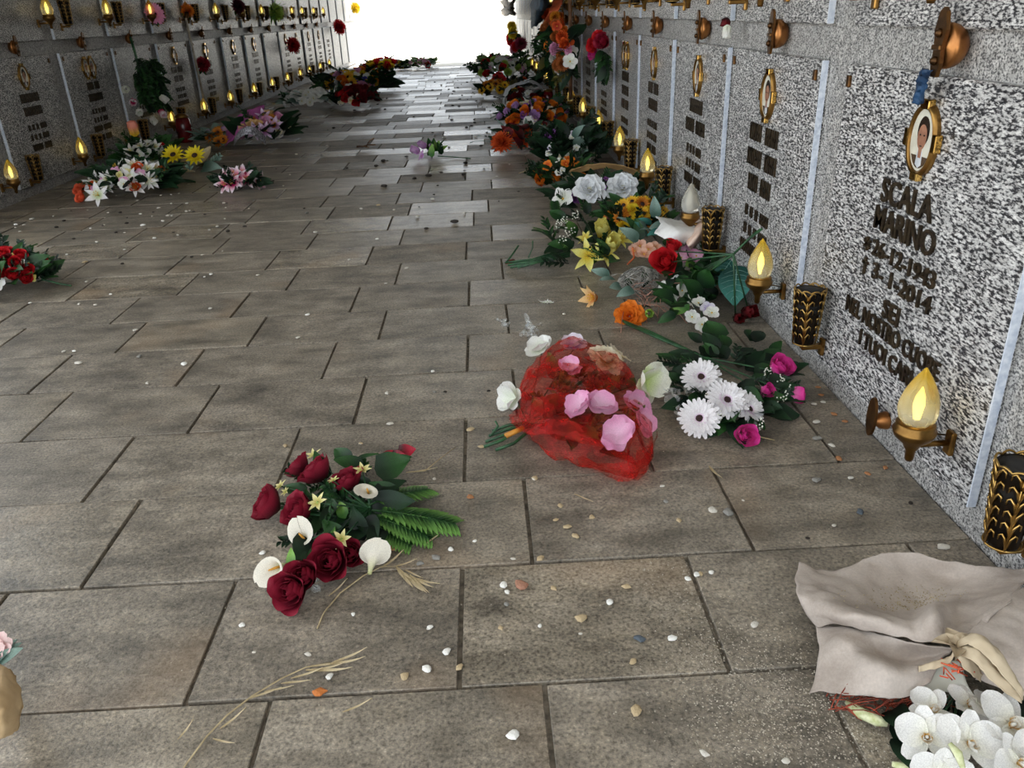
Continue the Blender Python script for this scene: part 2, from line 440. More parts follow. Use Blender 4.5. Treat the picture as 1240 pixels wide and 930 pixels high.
# ------------------------------------------------------------------ bronze fittings (local: X along wall, Y up, Z out)
AX = Matrix(((1, 0, 0, 0), (0, 0, 1, 0), (0, -1, 0, 0), (0, 0, 0, 1)))      # lathe axis z -> local y
def glass_mat(name, col, emit=0):
    m, N, L, B = new_mat(name)
    B.inputs['Base Color'].default_value = hx(col); B.inputs['Roughness'].default_value = .12
    B.inputs['Transmission Weight'].default_value = .75; B.inputs['IOR'].default_value = 1.18
    return m
GL_RED = glass_mat('lamp_glass_red', '#8a1418')
def flame_glass(name, low, high):
    m, N, L, B = new_mat(name); a = N.new('ShaderNodeAttribute'); a.attribute_name = 't'
    r = ramp(N, [(.15, hx(low)), (.75, hx(high))]); L.new(a.outputs['Fac'], r.inputs[0]); L.new(r.outputs[0], B.inputs['Base Color'])
    B.inputs['Roughness'].default_value = .18; B.inputs['Transmission Weight'].default_value = .72; B.inputs['IOR'].default_value = 1.25
    return m
GL_CLEAR = flame_glass('lamp_glass_clear', '#f4f2ea', '#ece8d8'); GL_YEL = flame_glass('lamp_glass_yellow', '#f7f0d2', '#f0cf4a')
def emit_mat(name, col, s):
    m, N, L, B = new_mat(name); B.inputs['Base Color'].default_value = hx(col)
    B.inputs['Emission Color'].default_value = hx(col); B.inputs['Emission Strength'].default_value = s
    return m
BULB = emit_mat('lit_filament', '#ffdf74', 1.35)
BULB_OFF = noisy('unlit_bulb', '#cfcabb', '#e6e2d4', 20, .4)
OUT = .085
def Y_(z): return Matrix.Translation((0, z, OUT)) @ AX
br = MB().box((0, .0, .006), (.026, .052, .012), ch=.003).tube([(0, 0, .01), (0, 0, OUT)], .0065, 8).tube([(-.012, .012, .012), (-.008, .02, .05), (0, .016, OUT)], .002, 5)
ME_BR = br.mesh('bracket', BRASS)
ME_CUP = MB().lathe([(.007, -.036), (.009, -.030), (.010, -.012), (.015, -.004), (.018, .004), (.036, .020), (.041, .030), (.042, .036), (.037, .040), (.038, .050), (.036, .052), (.030, .052)], 20, M=Y_(0)).mesh('cup', BRASS)
def flame_prof(s=1.0): return [(.026 * s, .052), (.033 * s, .060), (.0375 * s, .078), (.037 * s, .095), (.031 * s, .117), (.022 * s, .138), (.012 * s, .156), (.004 * s, .168), (.001, .172)]
ribs = lambda a, u: 1 + .05 * math.sin(9 * a + 5 * u) * (1 - u)
FL = {k: MB().lathe(flame_prof(), 36, M=Y_(0), rmod=ribs).mesh('flame_glass', m) for k, m in (('clear', GL_CLEAR), ('yellow', GL_YEL))}
ME_BULB = MB().lathe([(.004, .064), (.0065, .076), (.0085, .092), (.007, .110), (.003, .124), (.001, .130)], 12, M=Y_(0)).mesh('bulb', BULB)
ME_BULBOFF = MB().lathe([(.006, .056), (.010, .070), (.013, .090), (.011, .112), (.006, .132), (.001, .146)], 12, M=Y_(0)).mesh('bulb', BULB_OFF)
def lamp(side, y, z, label, lit=True, glass='yellow', s=1.0):
    r = empty('votive_lamp'); r.matrix_world = wallM(side, XF_R if side > 0 else XF_L, y, z) @ Matrix.Diagonal((s, s, s, 1))
    tag(r, label, 'lamp', 'flame-shaped votive lamps on the niches')
    obj('bracket', ME_BR, r); c = obj('cup', ME_CUP, r)
    f = obj('flame_glass', FL[glass], r); obj('bulb', ME_BULB if lit else ME_BULBOFF, f)
    return r
# vase holder
VO = .058
VM = Matrix.Translation((0, 0, VO)) @ AX
ME_VBODY = MB().lathe([(.012, -.004), (.024, .0), (.026, .006), (.029, .05), (.033, .11), (.038, .150), (.040, .158), (.036, .158), (.031, .10)], 18, M=VM, cap=False).mesh('vase_body', noisy('blackened_bronze', '#120d08', '#2c2013', 20, .45, .7))
ME_VLINER = MB().lathe([(.034, .10), (.035, .158), (.012, .160), (.001, .160)], 16, M=VM).mesh('liner', BLACKH)
vb = MB().box((0, -.012, .006), (.022, .05, .012), ch=.003).box((0, -.010, .034), (.022, .014, .064), ch=.003)
ME_VBR = vb.mesh('bracket', BRASS)
rel = MB()
def onv(a, z, lift=.002):
    rr = .029 + .011 * (z / .165) + lift
    return Vector((rr * math.sin(a), z, VO + rr * math.cos(a)))
for a0 in (-1.1, 0.0, 1.1, 2.4, -2.4):
    rel.tube([onv(a0, z) for z in (.006, .05, .10, .15)], [.0022, .0025, .002, .001], 5)
    for k in range(6):
        z0 = .012 + k * .024
        for sgn in (-1, 1):
            rel.tube([onv(a0, z0), onv(a0 + sgn * .12, z0 + .018), onv(a0 + sgn * .30, z0 + .028), onv(a0 + sgn * .42, z0 + .024), onv(a0 + sgn * .44, z0 + .014)], [.0024, .0027, .0024, .002, .001], 4)
rel.tube([onv(2 * PI * j / 60, .158 + .006 * abs(math.sin(j * PI / 6)), .001) for j in range(61)], .0022, 5, cap=False)
rel.tube([onv(2 * PI * j / 20, .004, .001) for j in range(21)], .0025, 5, cap=False)
ME_VREL = rel.mesh('acanthus_relief', GILT)
def vase(side, y, z, label, s=1.0):
    r = empty('vase_holder'); r.matrix_world = wallM(side, XF_R if side > 0 else XF_L, y, z) @ Matrix.Diagonal((s, s, s, 1))
    tag(r, label, 'vase', 'bronze vase holders on the niches')
    b = obj('vase_body', ME_VBODY, r); obj('acanthus_relief', ME_VREL, b); obj('liner', ME_VLINER, b); obj('bracket', ME_VBR, r); return r
# clamp
def ellipse_plate(m, pts, z0, z1, mat=0):
    n = len(pts); vs = [(x, y, z0) for x, y in pts] + [(x, y, z1) for x, y in pts]
    m.add(vs, [tuple(reversed(range(n))), tuple(range(n, 2 * n))] + [(i, (i + 1) % n, n + (i + 1) % n, n + i) for i in range(n)], mat, smooth=False)
ME_DOME = MB().lathe([(.014, 0), (.022, .003), (.032, .010), (.039, .020), (.042, .031), (.042, .038), (.038, .041), (.010, .042), (.010, .047)], 24).mesh('dome', COPPER)
pl = MB(); ellipse_plate(pl, [(-.009, -.056), (.009, -.056), (.017, -.030), (.013, -.006), (.015, .004), (.021, .030), (.012, .062), (0, .070), (-.012, .062), (-.021, .030), (-.015, .004), (-.013, -.006), (-.017, -.030)], .046, .054)
pl.box((0, -.002, .055), (.032, .010, .008), ch=.002)
for yy in (-.026, .024): pl.lathe([(.009, .052), (.009, .058), (.005, .063), (.001, .064)], 10, M=Matrix.Translation((0, yy, 0)))
ME_PLATE = pl.mesh('plate', BRONZE)
pl2 = MB(); ellipse_plate(pl2, [(.020 * math.cos(a), .05 * math.sin(a)) for a in [2 * PI * k / 18 for k in range(18)]], .034, .041)
ME_PLATE2 = pl2.mesh('plate', BRONZE)
ME_DOME2 = MB().lathe([(.022, 0), (.022, .004), (.019, .018), (.010, .030), (.008, .036)], 16, M=Matrix.Translation((0, -.012, 0))).mesh('dome', COPPER)
def clamp(side, y, z, label, low=False):
    r = empty('slab_clamp'); x = (XF_R if low else XR) if side > 0 else (XF_L if low else XL)
    r.matrix_world = wallM(side, x, y, z); tag(r, label, 'clamp', 'bronze slab clamps')
    obj('dome', ME_DOME2 if low else ME_DOME, r); obj('plate', ME_PLATE2 if low else ME_PLATE, r); return r
# portrait frame
def oval(a, b, n=32): return [(a * math.cos(2 * PI * k / n), b * math.sin(2 * PI * k / n)) for k in range(n)]
fr = MB(); O1, O2, n = oval(.054, .074), oval(.045, .063), 32
vs = [(x, y, .010) for x, y in O1] + [(x * .93, y * .95, .022) for x, y in O1] + [(x, y, .018) for x, y in O2] + [(x, y, .012) for x, y in O2]
fs = [(k * n + i, k * n + (i + 1) % n, (k + 1) * n + (i + 1) % n, (k + 1) * n + i) for k in range(3) for i in range(n)]
fr.add(vs, fs)
ME_FRAME = fr.mesh('oval_rim', BRASS)
fb = MB(); ellipse_plate(fb, O1, 0, .0105); ME_FBACK = fb.mesh('back_plate', BRASS)
ME_LUGS = [MB().box((x, y, .012), (w, h, .02), ch=.002).mesh('rim_lug', GOLDMIR) for x, y, w, h in ((-.057, 0, .018, .036), (.057, 0, .018, .036), (0, .072, .034, .020), (0, -.074, .030, .018))]
P_BG = noisy('photo_backdrop', '#c9c5b4', '#dedbcc', 30, .25); P_SKIN = noisy('photo_face', '#8e6450', '#a87a62', 30, .25); P_HAIR = noisy('photo_hair', '#1c1512', '#2c211b', 30, .25); P_COAT = noisy('photo_coat', '#44362b', '#5b4a3b', 30, .25); P_SHIRT = noisy('photo_shirt', '#b9bfc6', '#d5d9dd', 30, .25)
ph = MB(); ellipse_plate(ph, O2, .011, .0125, 0)
ellipse_plate(ph, [(x, y) for x, y in oval(.0415, .0575) if y < -.024], .0125, .0128, 3)
ellipse_plate(ph, [(-.010, -.022), (.010, -.022), (.012, -.050), (0, -.057), (-.012, -.050)], .0128, .0130, 4)
ellipse_plate(ph, [(-.007, -.010), (.007, -.010), (.006, -.036), (-.006, -.036)], .0130, .0132, 1)
ellipse_plate(ph, [(x * .55 + .002, y * .52 + .018) for x, y in oval(.042, .058)], .0126, .0131, 2)
ellipse_plate(ph, [(x * .43, y * .44 + .006) for x, y in oval(.042, .058)], .0131, .0135, 1)
for sx in (-1, 1): ellipse_plate(ph, [(x * .08 + sx * .008, y * .035 + .010) for x, y in oval(.042, .058, 10)], .0135, .0136, 2)
ellipse_plate(ph, [(x * .13, y * .03 - .012) for x, y in oval(.042, .058, 10)], .0135, .0136, 3)
ME_PHOTO = ph.mesh('portrait', [P_BG, P_SKIN, P_HAIR, P_COAT, P_SHIRT])
def frame(side, y, z, label, s=1.0, dbl=False):
    r = empty('portrait_frame'); r.matrix_world = wallM(side, XF_R if side > 0 else XF_L, y, z) @ Matrix.Diagonal((s, s, .75, 1))
    tag(r, label, 'photo frame', 'oval portrait frames on the niches')
    for dx in ((-.05, .05) if dbl else (0,)):
        M = Matrix.Translation((dx, 0, 0))
        obj('back_plate', ME_FBACK, r, M); k = obj('oval_rim', ME_FRAME, r, M); [obj('rim_lug', q, k) for q in ME_LUGS]; obj('portrait', ME_PHOTO, r, M)
    return r

nl = nf = 0
for i in range(0, 15):
    w = ORD[i]; y = RN[i]; yc = y + SLAB_W / 2
    if i > 0 and i not in (9, 10):
        lamp(1, y + .085, .170, f'{"unlit clear" if i == 3 else "lit yellow"} flame-shaped lamp low on the right wall, {ORD[nl]} one from the camera', i != 3, 'clear' if i in (3,) else 'yellow'); nl += 1
    vase(1, y + .735, .128, f'ornate bronze vase holder low on the right wall, {w} from the camera')
    if i > 0: clamp(1, yc - .06, .907, f'bronze clamp with round dome above the right wall niches, {ORD[i-1]} from the camera')
    if 0 < i < 13 and i not in (6, 7, 9): frame(1, yc - .02, .724, f'oval gilt portrait frame on the right wall, {ORD[nf]} from the camera', dbl=(i == 5)); nf += 1
clamp(1, 1.650, .098, 'small bronze clamp at the foot of the nearest niche slab', True)
nv_ = nl = 0
for i in range(0, 13):                                                      # second row: feet of its lamps and vases
    y = RN[i]
    if project((XF_R - .06, y + .70, .985))[1] > 0 and project((XF_R - .06, y + .70, .985))[0] < 1235: vase(1, y + .70, 1.01, f'bronze vase holder of the upper row on the right wall, {ORD[nv_]} from the camera'); nv_ += 1
    if project((XF_R - .085, y + .30, .985))[1] > 0 and project((XF_R - .085, y + .30, .985))[0] < 1235: lamp(1, y + .30, 1.020, f'flame lamp of the upper row on the right wall, {ORD[nl]} from the camera', i % 3 != 0); nl += 1
nf = 0
for i in range(0, 13):
    y = LN[i]; yc = y + SLAB_W / 2
    lamp(-1, y + .76, .125, f'lit yellow flame-shaped lamp low on the left wall, {ORD[i]} from the camera', True, 'yellow')
    if i > 0:
        clamp(-1, yc - .02, .910, f'bronze clamp with round dome above the left wall niches, {ORD[i-1]} from the camera')
        if i not in (3, 8): frame(-1, yc - .01, .730, f'oval gilt portrait frame on the left wall, {ORD[nf]} from the camera', dbl=(i == 2)); nf += 1
        vase(-1, y + .13, .105, f'ornate bronze vase holder low on the left wall, {ORD[i-1]} from the camera')
    lamp(-1, y + .78, 1.045, f'lit flame-shaped lamp of the upper row on the left wall, {ORD[i]} from the camera', True, 'yellow')
    if i > 1: vase(-1, y + .13, 1.03, f'bronze vase holder of the upper row on the left wall, {ORD[i-2]} from the camera')
# small screws
scr = MB().box((0, 0, .004), (.018, .028, .008), ch=.002).mesh('screw_cover', BRONZE)
for side, ns, X in ((1, RN, XF_R), (-1, LN, XF_L)):
    for i, y in enumerate(ns[:9]):
        s_ = RS[i] if side > 0 else LS[i]
        for yy in (y + .79, y + .03):
            o = obj('screw_cover', scr, s_); o.matrix_basis = Matrix.Translation(-s_.location) @ wallM(side, X, yy, .81)

# ------------------------------------------------------------------ flower kit
MC = {}
def cached(key, fn):
    if key not in MC: MC[key] = fn()
    return MC[key]
def PM(az, tilt, r0=0.0, z0=0.0):
    """petal frame: rooted at radius r0, leaning out from the axis by tilt (0 = upright, 90deg = flat)"""
    return Matrix.Rotation(az, 4, 'Z') @ Matrix.Translation((0, r0, z0)) @ Matrix.Rotation(PI / 2 - tilt, 4, 'X')
def k_rose(c, v, full=1.0):
    r = random.Random(v); m = MB(); n = 17
    for i in range(n):
        f = i / (n - 1); tl = R(2 + (30 * full) * f ** 1.2) + r.uniform(-.06, .06)
        m.petal(.85 + .35 * f, .62 + .80 * f, PM(i * 2.4 + r.uniform(-.2, .2), tl, .04 + .22 * f, -.10 * f), 7, 6, .40 - .10 * f, .02, 1.05, .55, .02, rg=r, end=.55, belly=.16, flip=.30 * f)
    return m.mesh('rose', petal_mat(*c)), []
def k_bud(c, v): return k_rose(c, v, .32)
def k_gerbera(c, v):
    r = random.Random(v); m = MB()
    for l, (n, Lg, tl) in enumerate(((24, 1.0, 84), (20, .82, 72), (16, .45, 55))):
        for i in range(n): m.petal(Lg * r.uniform(.92, 1.05), (.27 if l < 2 else .15), PM(2 * PI * (i + l * .5) / n + r.uniform(-.05, .05), R(tl + r.uniform(-6, 6)), .10, .02 * l), 5, 2, .2, .04, 1.1, .25, rg=r, end=.45)
    e = MB().lathe([(.24, .0), (.25, .06), (.18, .12), (.06, .13), (.001, .11)], 12).mesh('flower_centre', c[5] if len(c) > 5 else DARKEYE)
    return m.mesh('gerbera', petal_mat(*c[:5])), [('flower_centre', e)]
def k_daisy(c, v):
    r = random.Random(v); m = MB(); n = 13
    for l in range(2):
        for i in range(n): m.petal(r.uniform(.88, 1.05) - .15 * l, .34, PM(2 * PI * (i + l * .5) / n, R(78 - 14 * l + r.uniform(-9, 9)), .12, .03 * l), 4, 2, .15, .02, .6, .3, rg=r)
    e = MB().lathe([(.28, .0), (.30, .10), (.2, .2), (.001, .22)], 10).mesh('flower_centre', c[5] if len(c) > 5 else DARKEYE)
    return m.mesh('daisy', petal_mat(*c[:5])), [('flower_centre', e)]
def k_pom(c, v):
    r = random.Random(v); m = MB(); n = 110
    for i in range(n):
        z = 1 - 1.25 * (i + .5) / n; az = i * 2.39996
        tl = math.acos(max(-1, min(1, z)))
        m.petal(.62 + .38 * (i / n) ** .5, .26, PM(az, tl + r.uniform(-.1, .1), .05, -.1), 3, 2, .3, .12, .6, .4, .05, rg=r)
    return m.mesh('pompom_flower', petal_mat(*c)), []
def k_peony(c, v):
    r = random.Random(v); m = MB(); n = 30
    for i in range(n):
        f = i / (n - 1)
        m.petal(.55 + .5 * f, .55 + .35 * f, PM(i * 2.4, R(12 + 72 * f ** .9 + r.uniform(-5, 5)), .05 + .08 * f, -.05 * f), 5, 4, .3, -.08, .95, .5, .07, rg=r, end=.55)
    return m.mesh('peony', petal_mat(*c)), []
def k_lily(c, v, open_=52):
    r = random.Random(v); m = MB()
    for i in range(6):
        w = .52 if i % 2 else .38
        m.petal(1.15, w, PM(i * PI / 3 + r.uniform(-.08, .08), R(open_ - (6 if i % 2 else 0) + r.uniform(-5, 5)), .05, 0), 7, 4, .16, -.28, .78, .45, .03, rg=r)
    s = MB()
    for i in range(6):
        a = i * PI / 3 + .4; s.tube([(0, 0, 0), (.08 * math.cos(a), .08 * math.sin(a), .35), (.2 * math.cos(a), .2 * math.sin(a), .62)], .014, 4); s.box((.2 * math.cos(a), .2 * math.sin(a), .63), (.09, .04, .04))
    return m.mesh('lily', petal_mat(*c)), [('stamen_cluster', s.mesh('stamen_cluster', YELLOWEYE))]
def k_trumpet(c, v): return k_lily(c, v, 26)
def k_tulip(c, v):
    r = random.Random(v); m = MB()
    for i in range(6): m.petal(1.25, .85, PM(i * PI / 3, R(14 + 6 * (i % 2) + r.uniform(-4, 4)), .16, 0), 7, 4, .35, .10, .95, .6, .02, rg=r, end=.3)
    return m.mesh('tulip', petal_mat(*c)), []
def k_five(c, v):
    r = random.Random(v); m = MB(); n = 5
    for i in range(n): m.petal(1.0, .95, PM(2 * PI * i / n + r.uniform(-.1, .1), R(74 + r.uniform(-12, 12)), .04, 0), 6, 4, .10, -.05, 1.15, .25, .05, rg=r, end=.42)
    e = MB().lathe([(.12, 0), (.12, .08), (.001, .12)], 7).mesh('flower_centre', c[5] if len(c) > 5 else YELLOWEYE)
    return m.mesh('blossom', petal_mat(*c[:5])), [('flower_centre', e)]
def k_broad(c, v):
    r = random.Random(v); m = MB()
    for i in range(5): m.petal(1.0, 1.15, PM(i * 2 * PI / 5 + r.uniform(-.3, .3), R(38 + 22 * (i % 2) + r.uniform(-12, 12)), .0, 0), 7, 6, .14, -.10, 1.1, .5, .09, rg=r, end=.5, belly=.10)
    return m.mesh('petals', petal_mat(*c)), []
def k_star(c, v):
    r = random.Random(v); m = MB()
    for i in range(6): m.petal(1.0, .42, PM(i * PI / 3 + r.uniform(-.1, .1), R(70 + r.uniform(-14, 8)), .04, 0), 4, 2, .25, -.08, .62, .3, rg=r)
    e = MB().lathe([(.14, 0), (.12, .14), (.001, .2)], 7).mesh('flower_centre', GREENEYE)
    return m.mesh('star_flower', petal_mat(*c)), [('flower_centre', e)]
def k_calla(c, v):
    m = MB(); nt, na = 10, 20; vs = []; t = []
    for i in range(nt + 1):
        u = i / nt
        for j in range(na + 1):
            a = 2 * PI * j / na; fr_ = .5 + .5 * math.cos(a)
            rr = .10 + .08 * u + (.62 * u ** 2.6) * (.40 + .95 * fr_)
            tw = .12 * (1 - fr_)
            z = 1.25 * u * (1 - .18 * (1 - fr_)) + .55 * fr_ ** 3 * u ** 2 - .38 * u ** 4 * (1 - .2 * fr_)
            if j == na: rr *= .9; z -= .03
            vs.append((rr * math.sin(a), rr * math.cos(a), z)); t.append(u)
    fs = [(i * (na + 1) + j, i * (na + 1) + j + 1, (i + 1) * (na + 1) + j + 1, (i + 1) * (na + 1) + j) for i in range(nt) for j in range(na)]
    m.add(vs, fs, 0, t)
    s = MB().tube([(0, .02, .25), (0, .06, .7), (0, .12, 1.1)], [.06, .075, .04], 8)
    return m.mesh('calla_spathe', petal_mat(*c)), [('spadix', s.mesh('spadix', SPADIX))]
def k_orchid(c, v):
    r = random.Random(v); subs = []
    pm = petal_mat(*c)
    lip = MB()
    lip.petal(.45, .34, PM(PI, R(50), .03, .05), 5, 4, .5, .25, .7, .5, rg=r).petal(.3, .3, PM(PI - 1.0, R(30), .04, .06), 4, 3, .4, .1, .7, .5, rg=r).petal(.3, .3, PM(PI + 1.0, R(30), .04, .06), 4, 3, .4, .1, .7, .5, rg=r).tube([(0, .02, .05), (0, .0, .28)], [.07, .05], 7)
    for az, Lg, W in ((0, .95, .62), (2.25, .95, .60), (-2.25, .95, .60), (1.15, 1.0, 1.02), (-1.15, 1.0, 1.02)):
        m = MB().petal(Lg, W, PM(az, R(78 + r.uniform(-14, 10)), .05, 0 if W < .9 else .04), 8, 6, .14, -.10, 1.0, .25, .025, rg=r, end=.40)
        subs.append(('petal', m.mesh('petal', pm)))
    return lip.mesh('orchid_lip', petal_mat('#d9a52a', '#f2efe6', .35)), subs
KINDS = dict(rose=k_rose, bud=k_bud, gerbera=k_gerbera, daisy=k_daisy, pom=k_pom, peony=k_peony, lily=k_lily, trumpet=k_trumpet, tulip=k_tulip, five=k_five, broad=k_broad, star=k_star, calla=k_calla, orchid=k_orchid)
FNAME = dict(rose='rose', bud='rose_bud', gerbera='gerbera', daisy='daisy', pom='pompom_flower', peony='peony', lily='lily', trumpet='trumpet_lily', tulip='tulip', five='blossom', broad='loose_bloom', star='star_flower', calla='calla_lily', orchid='orchid')
def flower(root, kind, col, pos, d, s, roll=None, v=None, subs=True):
    v = rnd.randint(0, 2) if v is None else v
    me, sb = cached((kind, tuple(map(str, col)), v), lambda: KINDS[kind](col, v))
    pos = Vector(pos); pos.x = min(max(pos.x, -2.98 + s * .9), .915 - s * .9); pos.z = max(pos.z, s * .35)
    o = obj(FNAME[kind], me, root, TR(Vector(pos) - root.location, d, rnd.random() * 6.3 if roll is None else roll, s))
    for n, m in sb: obj(n, m, o)
    return o
def me_leaf(kind, mat, v):
    r = random.Random(v); m = MB()
    if kind == 'leaf': m.petal(1, .52, None, 8, 4, .0, -.22 + r.uniform(-.1, .1), .72, .12, .03, fold=.35, rg=r)
    elif kind == 'blade': m.petal(1, .17, None, 7, 2, .1, -.25 + r.uniform(-.15, .15), .6, .3, .03, rg=r)
    elif kind == 'big':
        m.petal(1, .56, None, 12, 6, .0, -.10, .88, .10, .015, fold=.18, rg=r)
        m.tube([(0, u, -.10 * u * u + .004) for u in (0, .3, .6, .97)], [.010, .008, .005, .002], 5, 1)
        for k in range(6):
            u = .12 + .13 * k; w = .24 * math.sin(PI * min(1, (u + .12) ** .88))
            for sg_ in (-1, 1): m.tube([(0, u, -.10 * u * u + .005), (sg_ * w * .5, u + .06, -.10 * u * u + .005 + .09 * w), (sg_ * w, u + .15, -.10 * (u + .15) ** 2 + .005 + .18 * w)], [.005, .004, .002], 3, 1)
    elif kind == 'needle': m.petal(1, .085, None, 6, 2, .2, .06 + r.uniform(-.1, .1), .8, .3, .02, rg=r)
    elif kind == 'round': m.petal(1, .85, None, 6, 4, .05, -.12, .68, .2, .05, fold=.2, rg=r)
    elif kind == 'fern':
        n = 15; cu = r.uniform(-.28, -.14)
        P = lambda u: Vector((0, u, cu * u * u + .12 * u))
        m.tube([P(i / 8) for i in range(9)], [.012 * (1 - i / 9) + .003 for i in range(9)], 5)
        for i in range(n):
            u = .14 + .84 * i / n; Lg = .30 * math.sin(PI * (.18 + .80 * (1 - u))) ** .8 * (1.0 if u > .2 else .8)
            for sg_ in (-1, 1):
                M_ = Matrix.Translation(P(u)) @ Matrix.Rotation(-sg_ * R(62 - 14 * u), 4, 'Z') @ Matrix.Rotation(r.uniform(-.2, .2), 4, 'Y')
                m.petal(Lg, .085, M_, 5, 2, .0, -.15, .55, .6, .02, fold=.3, rg=r)
    elif kind == 'frond':      # bushy filler of thin leaves
        m.tube([(0, 0, 0), (0, .5, .05), (0, .95, 0)], [.014, .010, .004], 4)
        for i in range(12):
            u = .15 + .8 * i / 12; sg_ = -1 if i % 2 else 1
            m.petal(.34 * (1.1 - .5 * u), .12, Matrix.Translation((0, u, .03)) @ Matrix.Rotation(-sg_ * R(48 + r.uniform(-12, 12)), 4, 'Z') @ Matrix.Rotation(r.uniform(-.6, .6), 4, 'Y') @ Matrix.Rotation(r.uniform(-.1, .5), 4, 'X'), 4, 2, .1, -.15, .65, .3, fold=.2, rg=r)
    elif kind == 'sprig':      # baby's breath
        for i in range(14):
            p = Vector((r.uniform(-.3, .3), r.uniform(.4, 1), r.uniform(-.1, .3))); m.tube([(0, 0, 0), p * .6 + Vector((0, .05, 0)), p], .006, 3)
            m.lathe([(.02, 0), (.05, .03), (.03, .07), (.001, .08)], 6, M=Matrix.Translation(p), mat=1)
    return m.mesh(LNAME[kind], [mat, VEIN if kind == 'big' else WHITEDOT])
LNAME = dict(big='large_leaf', needle='twig_leaf', leaf='leaf', blade='blade_leaf', round='round_leaf', fern='fern_frond', frond='leaf_spray', sprig='filler_sprig')
VEIN = noisy('leaf_vein', '#7fb0a6', '#a4ccc2', 20, .5)
WHITEDOT = noisy('filler_white', '#d8d8c8', '#f0f0e6', 20, .7)
def leaf(root, kind, mat, pos, d, s, up=None, v=None):
    """leaf from pos growing along d"""
    v = rnd.randint(0, 2) if v is None else v
    me = cached((kind, mat.name, v), lambda: me_leaf(kind, mat, v))
    d = Vector(d).normalized(); pos = Vector(pos)
    if up is None: up = Vector((rnd.uniform(-.4, .4), rnd.uniform(-.9, .1), .75)) if kind in ('leaf', 'round', 'frond') else Vector((0, 0, 1))
    if (pos + d * s).x > .915: d.x = -abs(d.x) - .2
    if (pos + d * s).x < -2.985: d.x = abs(d.x) + .2
    if (pos + d * s).z < .004 and d.z < 0 and pos.z < .1: d.z = .05
    pos.x = min(max(pos.x, -2.97), .90)
    y = Vector(d).normalized(); x = y.cross(Vector(up))
    x = x.normalized() if x.length > 1e-4 else Vector((1, 0, 0)); z = x.cross(y)
    M = Matrix(((x.x, y.x, z.x, 0), (x.y, y.y, z.y, 0), (x.z, y.z, z.z, 0), (0, 0, 0, 1)))
    return obj(LNAME[kind], me, root, Matrix.Translation(Vector(pos) - root.location) @ M @ Matrix.Diagonal((s, s, s, 1)))
def stem(root, pts, r=.003, mat=None, name='stem', n=6):
    return obj(name, MB().tube([Vector(p) - root.location for p in pts], r, n).mesh(name, mat or STEM), root)
def bouquet(name, label, cat, loc, group=None):
    return tag(empty(name, loc), label, cat, group)
def jit(d, a=.25): return Vector(d) + Vector((rnd.uniform(-a, a), rnd.uniform(-a, a), rnd.uniform(-a, a)))

# colours: (base, tip, pos)
C_CRIM = ('#4a0a18', '#8e1f34', .5); C_RED = ('#8c0f18', '#d0242c', .4); C_DKRED = ('#3a0a0e', '#6e161c', .5)
C_PINK = ('#e67ab2', '#e03c98', .5); C_PALEPINK = ('#efc6dc', '#e8a4c8', .5); C_LILAC = ('#d9bfe0', '#c79ad0', .5)
C_WHITE = ('#e6ead8', '#f4f3ee', .4); C_WHITEG = ('#cfe08e', '#f2f2e4', .35); C_CREAM = ('#e8d58e', '#f3ead0', .35)
C_GERB = ('#d58ccb', '#f8f5f6', .20, .6, .25, DARKEYE); C_YEL = ('#e0a818', '#f2d83a', .4); C_LEMON = ('#e8d24a', '#f4ec8c', .45)
C_SUN = ('#d88a10', '#f4c83a', .4, .6, .25, DARKEYE); C_OCHRE = ('#9a4a10', '#d88a24', .5, .6, .25, DARKEYE); C_ORANGE = ('#c8420c', '#f08828', .45)
C_ORED = ('#a8240c', '#e0602a', .5); C_PEACH = ('#d88838', '#f4cf94', .4); C_PURPLE = ('#5a2a6a', '#9a5cae', .45); C_STARY = ('#cdc26a', '#efe7a8', .4)
C_PINKG = ('#e05090', '#f2a8cc', .4, .6, .25, DARKEYE); C_GREENY = ('#7aa83a', '#c2e070', .4); C_PALELIL = ('#b9a6d6', '#ece8f4', .35)
C_LILYPK = ('#d8246e', '#f6e6ee', .55); C_LILYW = ('#c9d8a0', '#f3f0ee', .3); C_BLUE = ('#3a3a90', '#6a6ac0', .5)

